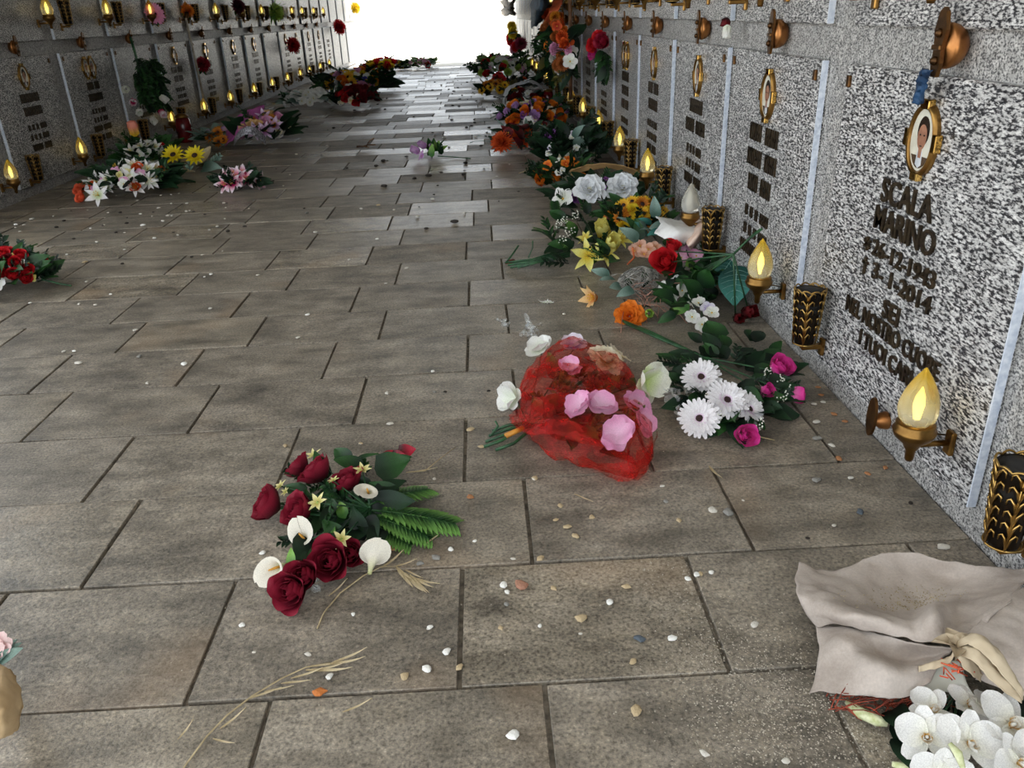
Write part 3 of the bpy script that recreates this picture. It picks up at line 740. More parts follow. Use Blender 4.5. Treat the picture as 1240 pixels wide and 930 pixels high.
def cluster(name, label, cat, box, flowers, leaves, ry=None, seed=0, group=None, hmin=.05, push=0.0, zbase=0.0, FS=.70, FN=1.9):
    """a heap of blooms on the floor whose outline fills the given picture box"""
    r = random.Random(seed); x0, y0, x1, y1 = box
    f = at((x0 + x1) / 2, y1, zbase); w = project(f)[2]; sc = w / FPX
    rx = (x1 - x0) / 2 * sc; ry = ry or rx * .6
    e = math.asin(max(.03, min(1, (CAM_H - .05) / (f - CAMP).length)))
    h = max(hmin, ((y1 - y0) * sc - 2 * ry * math.sin(e)) / math.cos(e))
    c = f + Vector((0, ry + push, 0))
    lim = .88 - (.3 * max([q[2] for q in leaves]) if leaves else 0) * (f.y > 5)
    if c.x + rx > lim: c.x = lim - rx
    if c.x - rx < XL + .02: c.x = XL + .02 + rx
    root = bouquet(name, label, cat, (c.x, c.y, 0), group)
    for kind, mat, s, n in leaves:
        for i in range(int(n * 1.8)):
            a = r.uniform(0, 2 * PI); q = math.sqrt(r.random()) * .85
            p = c + Vector((rx * q * math.cos(a), ry * q * math.sin(a), zbase + h * math.sqrt(1 - q * q) * r.uniform(.25, .85)))
            d = Vector((math.cos(a) * rx, math.sin(a) * ry, h * r.uniform(.15, 1.3))).normalized()
            leaf(root, kind, mat, p, d, min(s, max(rx, h) * .8) * r.uniform(.8, 1.2))
    tot = sum(n for *_, n in flowers); lst = [(k, c_, s * FS) for k, c_, s, n in flowers for _ in range(int(n * FN))]; r.shuffle(lst); tot = max(1, len(lst))
    for i, (kind, col, s) in enumerate(lst):
        q = math.sqrt((i + .5) / tot) * .92; a = i * 2.39996 + r.uniform(-.3, .3)
        if math.sin(a) > .55 and q > .6: a = -a
        zz = h * math.sqrt(max(0, 1 - q * q))
        p = c + Vector((rx * q * math.cos(a), ry * q * math.sin(a), zbase + max(zz * .88, s * .5)))
        d = Vector((q * math.cos(a), q * math.sin(a) - .45, .75 * (1 - q) + .25)) + Vector((r.uniform(-.3, .3), r.uniform(-.3, .2), r.uniform(-.2, .3)))
        flower(root, kind, col, p, d, s)
    return root, c, rx, ry, h
def patch(grid, n=5, thick=.0015, wr=0.0, seed=0, wscale=9.0):
    """smooth sheet through a grid of points (Catmull-Rom both ways)"""
    r = random.Random(seed); ph = [r.uniform(0, 6.3) for _ in range(6)]
    def cr(p, u):
        k = len(p) - 1; x = min(max(u * k, 0), k - 1e-6); i = int(x); t = x - i
        a, b, c, d = p[max(i - 1, 0)], p[i], p[min(i + 1, k)], p[min(i + 2, k)]
        return .5 * ((2 * b) + (c - a) * t + (2 * a - 5 * b + 4 * c - d) * t * t + (3 * b - 3 * c + d - a) * t ** 3)
    G = [[Vector(p) for p in row] for row in grid]; nu = (len(G) - 1) * n; nv = (len(G[0]) - 1) * n
    V = [[None] * (nv + 1) for _ in range(nu + 1)]
    rows = [[cr(row, j / nv) for j in range(nv + 1)] for row in G]
    for j in range(nv + 1):
        col = [rows[i][j] for i in range(len(G))]
        for i in range(nu + 1):
            p = cr(col, i / nu)
            if wr: p = p + mnoise.noise_vector(p * wscale * 2.2 + Vector((ph[0], ph[1], 0))) * wr * 1.6 + Vector((0, 0, wr * 1.2 * mnoise.noise(p * wscale * 5 + Vector((ph[2], 0, 0)))))
            V[i][j] = p
    return V, nu, nv
def sheet(name, V, nu, nv, mat, root, thick=.0015):
    m = MB(); W = nv + 1
    vs = [V[i][j] - root.location for i in range(nu + 1) for j in range(W)]
    m.add(vs, [(i * W + j, i * W + j + 1, (i + 1) * W + j + 1, (i + 1) * W + j) for i in range(nu) for j in range(nv)], 0, [i / nu for i in range(nu + 1) for j in range(W)])
    o = obj(name, m.mesh(name, mat), root)
    if thick:
        md = o.modifiers.new('thickness', 'SOLIDIFY'); md.thickness = thick; md.offset = 0
    return o
def pt(px, py, z): return at(px, py, z)

# ------------------------------------------------------------------ dark red rose bouquet in the foreground
b = bouquet('rose_bouquet', 'dark red rose and cream calla bouquet with fern fronds, alone on the paving in front', 'bouquet', at(448, 620))
hub = at(448, 616, .035)
RZ = [(362, 566, .055, .026), (384, 571, .070, .033), (421, 583, .060, .029), (325, 612, .045, .034), (362, 620, .060, .031), (400, 679, .050, .033), (352, 714, .038, .030), (368, 697, .045, .026), (424, 670, .035, .024)]
for px, py, z, s in RZ:
    p = at(px, py, z); o_ = (p - hub); d = Vector((o_.x * 2.2, o_.y * 1.6 - .12, .34)); d.normalize()
    flower(b, 'rose', C_CRIM, p - d * s * .6, d, s * 1.38)
    stem(b, [p - d * s * .4, (p + hub) / 2 + Vector((0, 0, -.015)), hub], .0022)
for px, py, z, d, s, rl in [(446, 592, .075, (.1, -.45, .9), .034, 2.4), (364, 650, .065, (-.25, -.5, .8), .036, .4), (330, 688, .045, (-.55, -.75, .35), .037, 2.6), (452, 674, .040, (.15, .85, .45), .040, .5)]:
    p = at(px, py, z); d = Vector(d).normalized()
    flower(b, 'calla', ('#d9dba0', '#f4eddc', .30), p - d * s * .9, d, s, rl); stem(b, [p - d * s * .8, hub], .003)
for px, py, z, s in [(385, 609, .085, .024), (439, 570, .080, .022), (414, 653, .075, .022), (380, 552, .055, .022), (340, 589, .055, .018), (404, 582, .075, .014), (346, 596, .06, .013)]:
    p = at(px, py, z); flower(b, 'star', C_STARY, p, jit((p - hub) * 2 + Vector((0, -.25, .8)), .2), s); stem(b, [p, hub], .0015)
for px, py, qx, qy, s, k, m in [(425, 560, 400, 538, .075, 'leaf', GREEN), (440, 566, 412, 556, .075, 'leaf', GREEN), (455, 572, 488, 558, .085, 'round', GREEN), (370, 600, 340, 580, .075, 'leaf', GREEN), (395, 590, 402, 612, .055, 'round', GREEN), (400, 640, 392, 668, .065, 'leaf', LTGREEN), (418, 628, 410, 606, .05, 'leaf', LTGREEN), (390, 660, 370, 672, .06, 'leaf', GREEN), (430, 640, 424, 664, .07, 'round', DKGREEN), (460, 640, 445, 668, .08, 'leaf', DKGREEN), (410, 612, 378, 636, .08, 'leaf', DKGREEN), (455, 600, 482, 580, .08, 'leaf', DKGREEN), (445, 600, 430, 570, .08, 'leaf', DKGREEN), (380, 655, 350, 690, .08, 'round', DKGREEN), (355, 690, 352, 672, .045, 'leaf', LTGREEN), (430, 560, 452, 548, .06, 'leaf', GREEN), (475, 560, 498, 552, .05, 'leaf', GREEN), (420, 600, 395, 575, .09, 'leaf', DKGREEN), (415, 635, 385, 660, .09, 'round', DKGREEN), (372, 630, 352, 652, .08, 'leaf', DKGREEN), (440, 628, 462, 655, .09, 'leaf', DKGREEN), (450, 610, 492, 606, .1, 'leaf', DKGREEN)]:
    p = at(px, py, .04); q = at(qx, qy, .06); leaf(b, k, m, p, q - p, s)
for px, py, qx, qy, s, z in [(446, 612, 540, 584, .165, .05), (450, 618, 563, 636, .185, .045), (446, 624, 520, 650, .15, .04), (440, 630, 497, 658, .14, .02), (448, 608, 512, 572, .12, .045)]:
    p = at(px, py, z); q = at(qx, qy, .012); leaf(b, 'fern', FERN, p, q - p, s)
for k in range(34):
    p = at(425 + rnd.uniform(-48, 60), 620 + rnd.uniform(-45, 40), .022); leaf(b, rnd.choice(['frond', 'leaf', 'frond']), rnd.choice([DKGREEN, GREEN, GREEN]), p, jit((-.3, -.1, .15), .7), .075)
FOIL = petal_mat('#4a0f18', '#b02a3e', .5, .25, 0)
for px, py, s in [(466, 557, .04), (482, 549, .045), (474, 553, .035)]:
    p = at(px, py, .02); leaf(b, 'round', FOIL, p, jit((.6, .2, .3), .3), s)

# ------------------------------------------------------------------ red tulle bouquet
b = bouquet('tulle_bouquet', 'bouquet of pink and white blooms wrapped in red tulle netting', 'bouquet', at(700, 505))
hub = at(640, 512, .03)
def tulle():
    m, N, L, B = new_mat('red_tulle')
    B.inputs['Base Color'].default_value = hx('#d81f1c'); B.inputs['Roughness'].default_value = .55
    T = N.new('ShaderNodeBsdfTransparent'); T.inputs[0].default_value = (1, .80, .76, 1)
    X = N.new('ShaderNodeBsdfTranslucent'); X.inputs[0].default_value = hx('#e8302a')
    m1 = N.new('ShaderNodeMixShader'); m1.inputs[0].default_value = .4; L.new(B.outputs[0], m1.inputs[1]); L.new(X.outputs[0], m1.inputs[2])
    tc = N.new('ShaderNodeTexCoord'); n = noise(N, L, tc.outputs['Object'], 26, 5, .7)
    r = ramp(N, [(.42, (.10, .10, .10, 1)), (.68, (.62, .62, .62, 1))]); L.new(n.outputs[0], r.inputs[0])
    m2 = N.new('ShaderNodeMixShader'); L.new(r.outputs[0], m2.inputs[0]); L.new(T.outputs[0], m2.inputs[1]); L.new(m1.outputs[0], m2.inputs[2])
    L.new(m2.outputs[0], N['Material Output'].inputs[0]); return m
TULLE = tulle()
# outline of the net on the floor, then rings climbing to the crown
rim = [(634, 520), (628, 480), (645, 448), (684, 424), (730, 428), (764, 462), (784, 510), (790, 545), (766, 576), (720, 566), (674, 553), (645, 536)]
cen = at(700, 508, 0)
rings = []
for q, z in ((1.0, .004), (.99, .035), (.93, .070), (.72, .095), (.40, .105), (.06, .104)):
    row = []
    for i, (px, py) in enumerate(rim + rim[:1]):
        p0 = at(px, py, min(z, .03)); p = cen + (p0 - cen) * q; p.z = z * (1.0 + (.12 if i % 2 else -.1) * (q > .5)); row.append(p)
    rings.append(row)
for sd, sc_ in ((1, 1.0),):
    V, nu, nv = patch([[cen + (p - cen) * sc_ for p in row] for row in rings], 7, 0, .007, sd, 11)
    sheet('tulle_net', V, nu, nv, TULLE, b, 0)
for a_, b_, c_ in [((618, 508, .03), (660, 490, .10), (740, 470, .11)), ((625, 515, .04), (690, 520, .105), (770, 560, .04)), ((640, 455, .06), (700, 440, .10), (752, 470, .07)), ((630, 500, .05), (640, 470, .085), (672, 430, .06)), ((790, 545, .03), (765, 572, .025), (700, 558, .02)), ((775, 505, .06), (760, 540, .07), (765, 575, .02))]:
    q = [at(*a_), at(*b_), at(*c_)]; g = [[q[0] + Vector((0, s_, 0)), q[1] + Vector((0, s_, s_ * .5)), q[2] + Vector((0, s_, 0))] for s_ in (-.022, 0, .022)]
    V, nu, nv = patch(g, 7, 0, .006, rnd.randint(0, 99), 30); sheet('tulle_fold', V, nu, nv, TULLE, b, 0)
V, nu, nv = patch([[at(770, 545, .05), at(790, 535, .05), at(796, 520, .04)], [at(765, 562, .03), at(780, 565, .03), at(790, 550, .02)], [at(752, 574, .006), at(766, 579, .006), at(783, 572, .006)]], 6, 0, .006, 4, 20)
sheet('tulle_tail', V, nu, nv, TULLE, b, 0)
for px, py, z, d, s, c_, k in [(655, 424, .05, (-.3, -.3, .9), .050, C_WHITE, 'broad'), (694, 420, .06, (0, -.2, 1), .045, C_PALELIL, 'broad'), (622, 482, .045, (-.8, -.4, .5), .052, C_WHITE, 'broad'), (733, 437, .06, (.3, -.3, .9), .052, C_CREAM, 'peony'), (783, 462, .060, (.55, -.75, .35), .066, C_WHITEG, 'broad'), (768, 492, .06, (.5, -.5, .7), .045, C_PALEPINK, 'broad'), (776, 512, .06, (.7, -.5, .5), .042, C_PALEPINK, 'broad'), (776, 486, .03, (.8, -.4, .4), .03, C_WHITE, 'five'), (747, 430, .04, (.6, .1, .7), .045, C_CREAM, 'five')]:
    p = at(px, py, z); d = Vector(d).normalized(); flower(b, k, c_, p - d * (s * .6 if k == 'tulip' else 0), d, s); stem(b, [p - d * .01, (p + hub) / 2, hub], .0022)
for px, py, z, d, s in [(703, 493, .128, (-.5, -.4, .9), .043), (726, 494, .125, (.35, -.3, .9), .045), (746, 527, .112, (.1, -.6, .8), .050), (690, 447, .09, (-.1, -.3, 1), .04)]:
    flower(b, 'broad', C_PALEPINK, at(px, py, z), d, s)
for px, py, qx, qy, s, m in [(660, 500, 700, 455, .12, OLIVE), (660, 510, 720, 470, .12, BROWNLEAF), (660, 515, 720, 520, .13, BROWNLEAF), (670, 520, 740, 545, .12, BROWNLEAF), (650, 500, 660, 455, .09, OLIVE), (690, 490, 735, 455, .1, OLIVE), (700, 500, 755, 500, .1, BROWNLEAF), (690, 530, 700, 560, .08, BROWNLEAF), (660, 500, 645, 480, .07, OLIVE), (760, 470, 775, 445, .06, GREEN), (765, 475, 765, 500, .05, GREEN), (680, 500, 690, 470, .1, BROWNLEAF), (700, 520, 735, 530, .1, OLIVE), (675, 505, 760, 540, .12, BROWNLEAF)]:
    p = at(px, py, .055); q = at(qx, qy, .085); leaf(b, 'leaf', m, p, q - p, s * .85)
for k in range(44):
    p = at(695 + rnd.uniform(-48, 60), 500 + rnd.uniform(-45, 45), .025); leaf(b, 'frond' if k % 3 else 'leaf', OLIVE if k % 2 else BROWNLEAF, p, jit((.3, -.1, .15), .6), .085)
for px, py in [(586, 541), (592, 528), (588, 535), (600, 545), (596, 522)]:
    stem(b, [at(px, py, .010), at(px + 22, py - 8, .018), hub + Vector((rnd.uniform(0, .03), rnd.uniform(-.02, .02), 0))], .0042)
stem(b, [at(594, 528, .012), at(603, 516, .03), at(600, 510, .045)], .003)
stem(b, [at(612, 528, .024), at(634, 518, .032)], .007, noisy('rubber_band', '#b8782a', '#d89a3a', 40, .6), 'tie')

# ------------------------------------------------------------------ gerbera bouquet
b = bouquet('gerbera_bouquet', 'bouquet of white gerberas and bright pink roses with dark leaves', 'bouquet', at(880, 480))
hub = at(850, 432, .04)
for px, py, z, d, s in [(849, 457, .065, (-.15, -.6, .8), .052), (880, 485, .080, (.1, -.6, .8), .052), (907, 496, .055, (.5, -.5, .7), .046), (847, 507, .050, (-.25, -.7, .65), .050)]:
    p = at(px, py, z); d = Vector(d).normalized(); flower(b, 'gerbera', C_GERB, p, d, s); stem(b, [p - d * .01, p - d * .04, hub], .0028)
for px, py, z, d, s, k in [(944, 445, .065, (.35, -.4, .8), .042, 'rose'), (965, 478, .045, (.9, -.4, .1), .032, 'bud'), (902, 527, .04, (.2, -.8, .5), .032, 'rose'), (928, 474, .05, (.5, -.6, .5), .028, 'bud')]:
    p = at(px, py, z); d = Vector(d).normalized(); flower(b, k, C_PINK, p - d * s * .4, d, s); stem(b, [p - d * s * .4, hub], .0025)
    leaf(b, 'leaf', GREEN, p - d * s * .5, jit(d, .8), .04)
for i in range(80):
    a = rnd.uniform(0, 2 * PI); q = math.sqrt(rnd.random())
    px, py = 885 + 66 * q * math.cos(a), 458 + 52 * q * math.sin(a)
    p = at(px, py, .03); leaf(b, rnd.choice(['leaf', 'leaf', 'round', 'frond']), rnd.choice([DKGREEN, DKGREEN, GREEN]), p, Vector((math.cos(a), -math.sin(a) * .8, rnd.uniform(.1, .6))), rnd.uniform(.06, .095))
for px, py, qx, qy in [(860, 430, 905, 412), (850, 432, 870, 408), (900, 430, 940, 425), (880, 500, 862, 532), (890, 510, 900, 540), (930, 500, 962, 500), (910, 430, 930, 436)]:
    p = at(px, py, .04); q = at(qx, qy, .03); leaf(b, 'leaf', DKGREEN, p, q - p, .10)
for px, py in [(945, 472), (940, 480), (938, 462), (843, 480), (858, 483), (912, 515), (930, 455), (866, 505)]:
    p = at(px, py, .05); leaf(b, 'sprig', GREEN, p - Vector((0, 0, .03)), jit((.2, -.3, .6), .3), .05)
for dx in (0, 1, 2): stem(b, [at(753 + dx * 3, 388 + dx * 2, .012), at(790 + dx, 403 + dx * 2, .02), hub], .0045)
stem(b, [at(905, 525, .02), at(925, 530, .01), at(938, 533, .004)], .0018, DRYSTEM)
PLASTIC = glass_mat('clear_plastic', '#eef0ee')
def crumple(root, name, c, r_, sd, n=5):
    rr = random.Random(sd); m = MB()
    for k in range(n):
        M = TR(c + Vector((rr.uniform(-r_, r_), rr.uniform(-r_, r_), rr.uniform(0, r_))) - root.location, jit((0, 0, 1), .9), rr.random() * 6)
        m.petal(r_ * 2, r_ * 1.7, M, 4, 4, .4, .3, .7, .6, .15, rg=rr)
    return obj(name, m.mesh(name, PLASTIC), root)
crumple(b, 'plastic_wrap', at(821, 484, .025), .020, 3, 7); crumple(b, 'plastic_wrap', at(818, 508, .015), .018, 5, 5)

# ------------------------------------------------------------------ red rose bouquet with the teal leaf
b = bouquet('red_rose_bouquet', 'red rose bouquet with a big teal leaf, its stems propped against the right wall', 'bouquet', at(860, 350))
hub = atx(888, 308, .80)
for px, py, z, d, s, k in [(806, 316, .10, (-.5, -.7, .5), .058, 'rose'), (814, 300, .12, (.1, -.4, .9), .042, 'bud'), (912, 378, .03, (.3, -.6, .3), .05, 'tulip'), (893, 385, .02, (.1, -.9, .2), .04, 'tulip')]:
    p = at(px, py, z); d = Vector(d).normalized(); flower(b, k, C_RED if z > .05 else C_DKRED, p - d * s * .4, d, s); stem(b, [p - d * s * .4, hub], .003)
p = at(893, 322, .13); q = at(888, 390, .03); leaf(b, 'big', TEAL, p, q - p, .215, up=(-.35, -.85, .5), v=1)
p = at(890, 315, .13); q = at(912, 345, .05); leaf(b, 'big', TEAL, p, q - p, .12, up=(-.2, -.9, .4))
for i in range(80):
    px = rnd.uniform(812, 880); py = 345 - (px - 820) * .45 + rnd.uniform(-22, 38); p = at(px, py, rnd.uniform(.04, .09))
    leaf(b, rnd.choice(['leaf', 'leaf', 'round']), rnd.choice([GREEN, GREEN, DKGREEN, LTGREEN if i % 5 == 0 else GREEN]), p, jit((-.5, -.5, .3), .6), rnd.uniform(.06, .10))
hub = atx(888, 308, .80)
for dx in range(4): stem(b, [atx(923 - dx * 2, 277 + dx, .885), atx(905 - dx * 2, 291 + dx * 2, .85), hub, at(845, 328 + dx * 4, .06)], .004)
for px, py in [(820, 341), (829, 345), (814, 359), (838, 362), (857, 374), (838, 384), (850, 393), (826, 352), (846, 367), (862, 379), (806, 348)]:
    flower(b, 'five', C_PALELIL if (px % 2) else C_WHITE, at(px, py, .055), jit((-.1, -.7, .6), .3), .026); stem(b, [at(px, py, .05), at(850, 340, .05)], .0015)

# ------------------------------------------------------------------ twig nest arrangement
b = bouquet('twig_arrangement', 'withered arrangement with a grey twig ball, peach lily and orange rose', 'bouquet', at(775, 355))
TWIG = noisy('grey_twig', '#7d7b74', '#b3b0a8', 60, .85); RAFFIA = noisy('pink_raffia', '#a06a58', '#c89682', 60, .8)
c = at(775, 342, .05); m = MB()
for i in range(130):
    a0, z0 = rnd.uniform(0, 6.3), rnd.uniform(-.6, 1); pts = []
    for k in range(6):
        a = a0 + k * rnd.uniform(.15, .4); z = max(-.7, min(1, z0 + rnd.uniform(-.35, .35))); rr = math.sqrt(max(0.05, 1 - z * z)) * rnd.uniform(.85, 1.05)
        pts.append(c - b.location + Vector((.080 * rr * math.cos(a), .055 * rr * math.sin(a), .06 * z)))
    m.tube(pts, .0014, 3)
o = obj('twig_ball', m.mesh('twig_ball', TWIG), b); o['kind'] = 'stuff'
m = MB()
for i in range(40):
    p = at(rnd.uniform(755, 815), rnd.uniform(345, 378), rnd.uniform(.02, .05)); d = jit((.3, -.5, 0), .8) * .07
    m.tube([p - b.location, p + d * .6 + Vector((0, 0, .01)) - b.location, p + d * 1.2 + Vector((0, 0, -.012)) - b.location], .0012, 3)
o = obj('raffia_strands', m.mesh('raffia_strands', RAFFIA), b); o['kind'] = 'stuff'
d = Vector((-.75, -.5, .25)).normalized(); p = at(715, 360, .035); flower(b, 'trumpet', C_PEACH, p - d * .035, d, .062)
p = at(763, 381, .03); flower(b, 'peony', C_ORANGE, p - Vector((0, -.01, .01)), (-.2, -.75, .5), .052)
p = at(787, 385, .02); flower(b, 'tulip', C_GREENY, p + Vector((0, .02, .01)), (-.1, -.85, .3), .036)
for px, py, k in [(735, 343, 'leaf'), (742, 352, 'leaf'), (728, 338, 'leaf'), (757, 355, 'leaf'), (748, 334, 'blade'), (738, 336, 'blade')]: leaf(b, k, GREYGREEN if k == 'leaf' else TWIG, at(px + 10, py - 4, .05), jit((-.7, -.3, .1), .3), .075)
for i in range(8): leaf(b, 'leaf', rnd.choice([GREEN, DKGREEN]), at(rnd.uniform(750, 810), rnd.uniform(330, 372), .03), jit((-.2, -.5, .2), .6), .07)
for px, py in [(775, 298), (785, 302), (793, 300), (768, 304), (780, 308)]: flower(b, 'five', ('#d8906a', '#ecc0a8', .4), at(px, py, .10), jit((0, -.5, .7), .3), .03)
stem(b, [at(760, 320, .06), at(768, 312, .10), at(766, 300, .15)], .004, noisy('orange_stem', '#b8542a', '#d8784a', 40, .7))

# ------------------------------------------------------------------ white paper cone bouquet
b = bouquet('paper_cone_bouquet', 'white paper cone with silvery eucalyptus leaves, lying against the wall heap', 'bouquet', at(805, 300))
PAPER = noisy('white_paper', '#e2e0dc', '#f2f1ee', 12, .8); PINKPAPER = noisy('pink_paper', '#d9b8a4', '#efd8c8', 12, .75); KRAFT = noisy('kraft_paper', '#a5814f', '#c09a66', 10, .85, 0, .3)
V, nu, nv = patch([[at(793, 262, .16), at(800, 270, .17), at(792, 283, .15)], [at(815, 266, .15), at(820, 277, .19), at(812, 292, .14)], [at(838, 268, .14), at(842, 280, .17), at(830, 296, .12)]], 6, 0, .004, 3, 20); sheet('paper_sheet', V, nu, nv, PAPER, b)
V, nu, nv = patch([[at(828, 292, .12), at(833, 297, .14), at(836, 303, .11)], [at(838, 275, .15), at(848, 280, .19), at(850, 290, .13)], [at(850, 262, .17), at(858, 264, .18), at(860, 272, .15)]], 6, 0, .003, 5, 20); sheet('paper_cone', V, nu, nv, PINKPAPER, b)
for i in range(22):
    p = at(rnd.uniform(765, 815), rnd.uniform(262, 300), rnd.uniform(.08, .14)); leaf(b, 'leaf', rnd.choice([GREYGREEN, GREYGREEN, GREEN, TEAL]), p, jit((-.5, -.2, .4), .5), rnd.uniform(.06, .10))
for px, py in [(832, 305), (843, 310), (825, 312)]: flower(b, 'five', C_PALEPINK, at(px, py, .09), (.1, -.6, .6), .03)
stem(b, [at(830, 300, .10), at(835, 315, .08), at(828, 325, .06)], .003)

# ------------------------------------------------------------------ yellow lily bouquet
b = bouquet('yellow_lily_bouquet', 'yellow lily bouquet with dark ferns, green stems pointing left across the paving', 'bouquet', at(700, 310))
for px, py, z, d, s, k in [(731, 281, .10, (-.3, -.5, .8), .075, 'tulip'), (741, 296, .09, (.1, -.7, .6), .072, 'tulip'), (712, 309, .06, (-.3, -.8, .4), .07, 'lily'), (735, 308, .06, (0, -.8, .5), .05, 'lily'), (708, 287, .09, (-.5, -.3, .7), .04, 'lily'), (753, 288, .08, (.3, -.5, .7), .05, 'lily')]:
    p = at(px, py, z); d = Vector(d).normalized(); flower(b, k, C_LEMON, p - d * s * .4, d, s)
for i in range(46):
    px = rnd.uniform(665, 750); py = rnd.uniform(258, 322); p = at(px, py, rnd.uniform(.02, .07)); leaf(b, rnd.choice(['leaf', 'frond', 'fern', 'leaf']), rnd.choice([GREEN, GREEN, DKGREEN, FERN]), p, jit((-.6, -.1, .35), .6), rnd.uniform(.08, .14))
for px, py in [(686, 275), (676, 283), (700, 268), (692, 290), (680, 296)]: leaf(b, 'sprig', GREEN, at(px, py, .08), jit((-.2, -.4, .5), .3), .07)
for k in range(6): stem(b, [at(612 + k * 3, 318 + (k % 3) * 3, .012), at(645 + k, 314 + (k % 3) * 2, .03), at(690, 300 + k * 2, .04)], .005)
stem(b, [at(613, 318, .015), at(622, 306, .03), at(628, 297, .06)], .004); stem(b, [at(640, 312, .02), at(645, 300, .05), at(645, 292, .09)], .003)
for px, py in [(625, 316), (632, 318)]: leaf(b, 'leaf', leaf_mat('#4a1a14', '#7a3428'), at(px, py, .01), jit((-.6, -.2, .1), .3), .05)

# ------------------------------------------------------------------ the floor heaps along the right wall
def box_leaves(*a): return list(a)
cluster('sunflower_bouquet', 'bouquet of small golden sunflowers and yellow mums below the unlit lamp', 'bouquet', (738, 232, 822, 292), [('daisy', C_OCHRE, .055, 4), ('daisy', C_SUN, .05, 5), ('pom', C_YEL, .05, 3)], [('leaf', GREEN, .1, 14), ('frond', DKGREEN, .12, 8)], .10, 11)
b, c, rx, ry, h = cluster('peony_bouquet', 'two big white peonies in brown kraft paper', 'bouquet', (668, 205, 780, 262), [('five', C_WHITE, .05, 2), ('five', C_PURPLE, .03, 2)], [('leaf', DKGREEN, .12, 26), ('frond', GREEN, .12, 8)], .14, 12)
for px, py, s in [(714, 230, .074), (754, 228, .074)]: flower(b, 'peony', ('#d8d49a', '#eef0f2', .18), at(px, py, .20), (-.1, -.75, .65), s)
flower(b, 'five', C_WHITE, at(682, 241, .09), (-.5, -.6, .5), .06); flower(b, 'peony', C_PURPLE, at(697, 240, .05), (0, -.7, .5), .035)
V, nu, nv = patch([[at(692, 214, .10), at(715, 206, .16), at(745, 205, .17), at(770, 214, .14), at(778, 232, .07)], [at(690, 206, .16), at(716, 199, .20), at(748, 199, .21), at(774, 209, .18), at(781, 230, .10)]], 6, 0, .003, 3, 20); sheet('kraft_wrap', V, nu, nv, KRAFT, b)
b, *_ = cluster('orange_tulip_bouquet', 'orange tulips with one white trumpet lily at the paving edge', 'bouquet', (650, 184, 722, 236), [('five', C_ORANGE, .05, 4), ('five', C_WHITE, .03, 3)], [('leaf', GREEN, .11, 18), ('frond', DKGREEN, .12, 10)], .13, 13)
for px, py, s, c_ in [(657, 221, .07, C_ORANGE), (676, 219, .06, C_ORANGE), (662, 192, .06, C_ORANGE), (655, 207, .05, C_ORANGE)]: flower(b, 'tulip', c_, at(px, py, .06), jit((-.4, -.7, .4), .2), s)
flower(b, 'trumpet', C_CREAM, at(677, 204, .10), (.3, -.7, .6), .08)
stem(b, [at(628, 210, .01), at(645, 204, .03), at(655, 201, .04)], .003, DRYSTEM)
b, *_ = cluster('chrysanthemum_bouquet', 'shaggy orange chrysanthemum heads with dark red petals, lying on the paving', 'bouquet', (594, 140, 690, 190), [('five', C_DKRED, .06, 2)], [('leaf', DKRED_L := leaf_mat('#3a0c10', '#6a1a1e'), .12, 10), ('blade', GREYGREEN, .18, 6), ('leaf', DKGREEN, .12, 10)], .22, 14)
for px, py, s in [(608, 172, .095), (634, 166, .095), (653, 172, .07), (618, 162, .05)]: flower(b, 'pom', C_ORED, at(px, py, .10), (-.2, -.7, .6), s)
cluster('evergreen_bouquet', 'dark green bouquet with small white blooms and one purple flower beside lamps', 'bouquet', (686, 148, 768, 208), [('five', C_WHITE, .035, 7), ('rose', C_PURPLE, .07, 1), ('five', C_PALELIL, .04, 2)], [('frond', DKGREEN, .2, 20), ('leaf', DKGREEN, .16, 16), ('leaf', GREYGREEN, .16, 5)], .25, 15)
cluster('mixed_orange_bouquet', 'mixed heap of orange, mauve and cream roses farther along the right wall', 'bouquet', (604, 112, 700, 165), [('rose', C_ORANGE, .07, 9), ('rose', C_LILAC, .06, 5), ('five', C_CREAM, .05, 6), ('gerbera', C_WHITE, .07, 1), ('five', C_PURPLE, .05, 4)], [('leaf', DKGREEN, .16, 22), ('frond', GREEN, .18, 10)], .45, 16)
b, c, rx, ry, h = cluster('wrapped_bouquet', 'bouquet in crumpled white cellophane behind the orange heap', 'bouquet', (614, 106, 664, 134), [('rose', C_DKRED, .06, 6), ('five', C_WHITE, .05, 4)], [('leaf', DKGREEN, .15, 10)], .30, 17)
V, nu, nv = patch([[c + Vector((-rx * 1.1, -ry * .6, .05)), c + Vector((-rx * .9, -ry * .2, h * .9)), c + Vector((-rx * .3, .05, h * 1.25)), c + Vector((rx * .5, .05, h * 1.25)), c + Vector((rx, -.05, h * .8))], [c + Vector((-rx * 1.2, -ry * .2, .02)), c + Vector((-rx, ry * .3, h)), c + Vector((-rx * .3, ry * .6, h * 1.35)), c + Vector((rx * .5, ry * .6, h * 1.35)), c + Vector((rx, ry * .4, h * .8))]], 6, 0, .01, 4, 12); sheet('cellophane', V, nu, nv, noisy('cellophane', '#b8bcc4', '#e2e4e8', 8, .3), b)
cluster('orange_gerbera_bouquet', 'small orange gerbera bouquet at the inner edge of the far right heap', 'bouquet', (578, 95, 626, 120), [('daisy', C_OCHRE, .08, 4), ('daisy', C_SUN, .08, 4)], [('leaf', DKGREEN, .16, 12), ('frond', OLIVE, .18, 6)], .35, 18)
cluster('dark_evergreen_wreath', 'nearly black evergreen mound behind the white wrapped bouquet', 'wreath', (624, 90, 672, 112), [('five', C_ORED, .06, 2)], [('frond', DKGREEN, .3, 30), ('leaf', DKGREEN, .25, 20)], .5, 19)
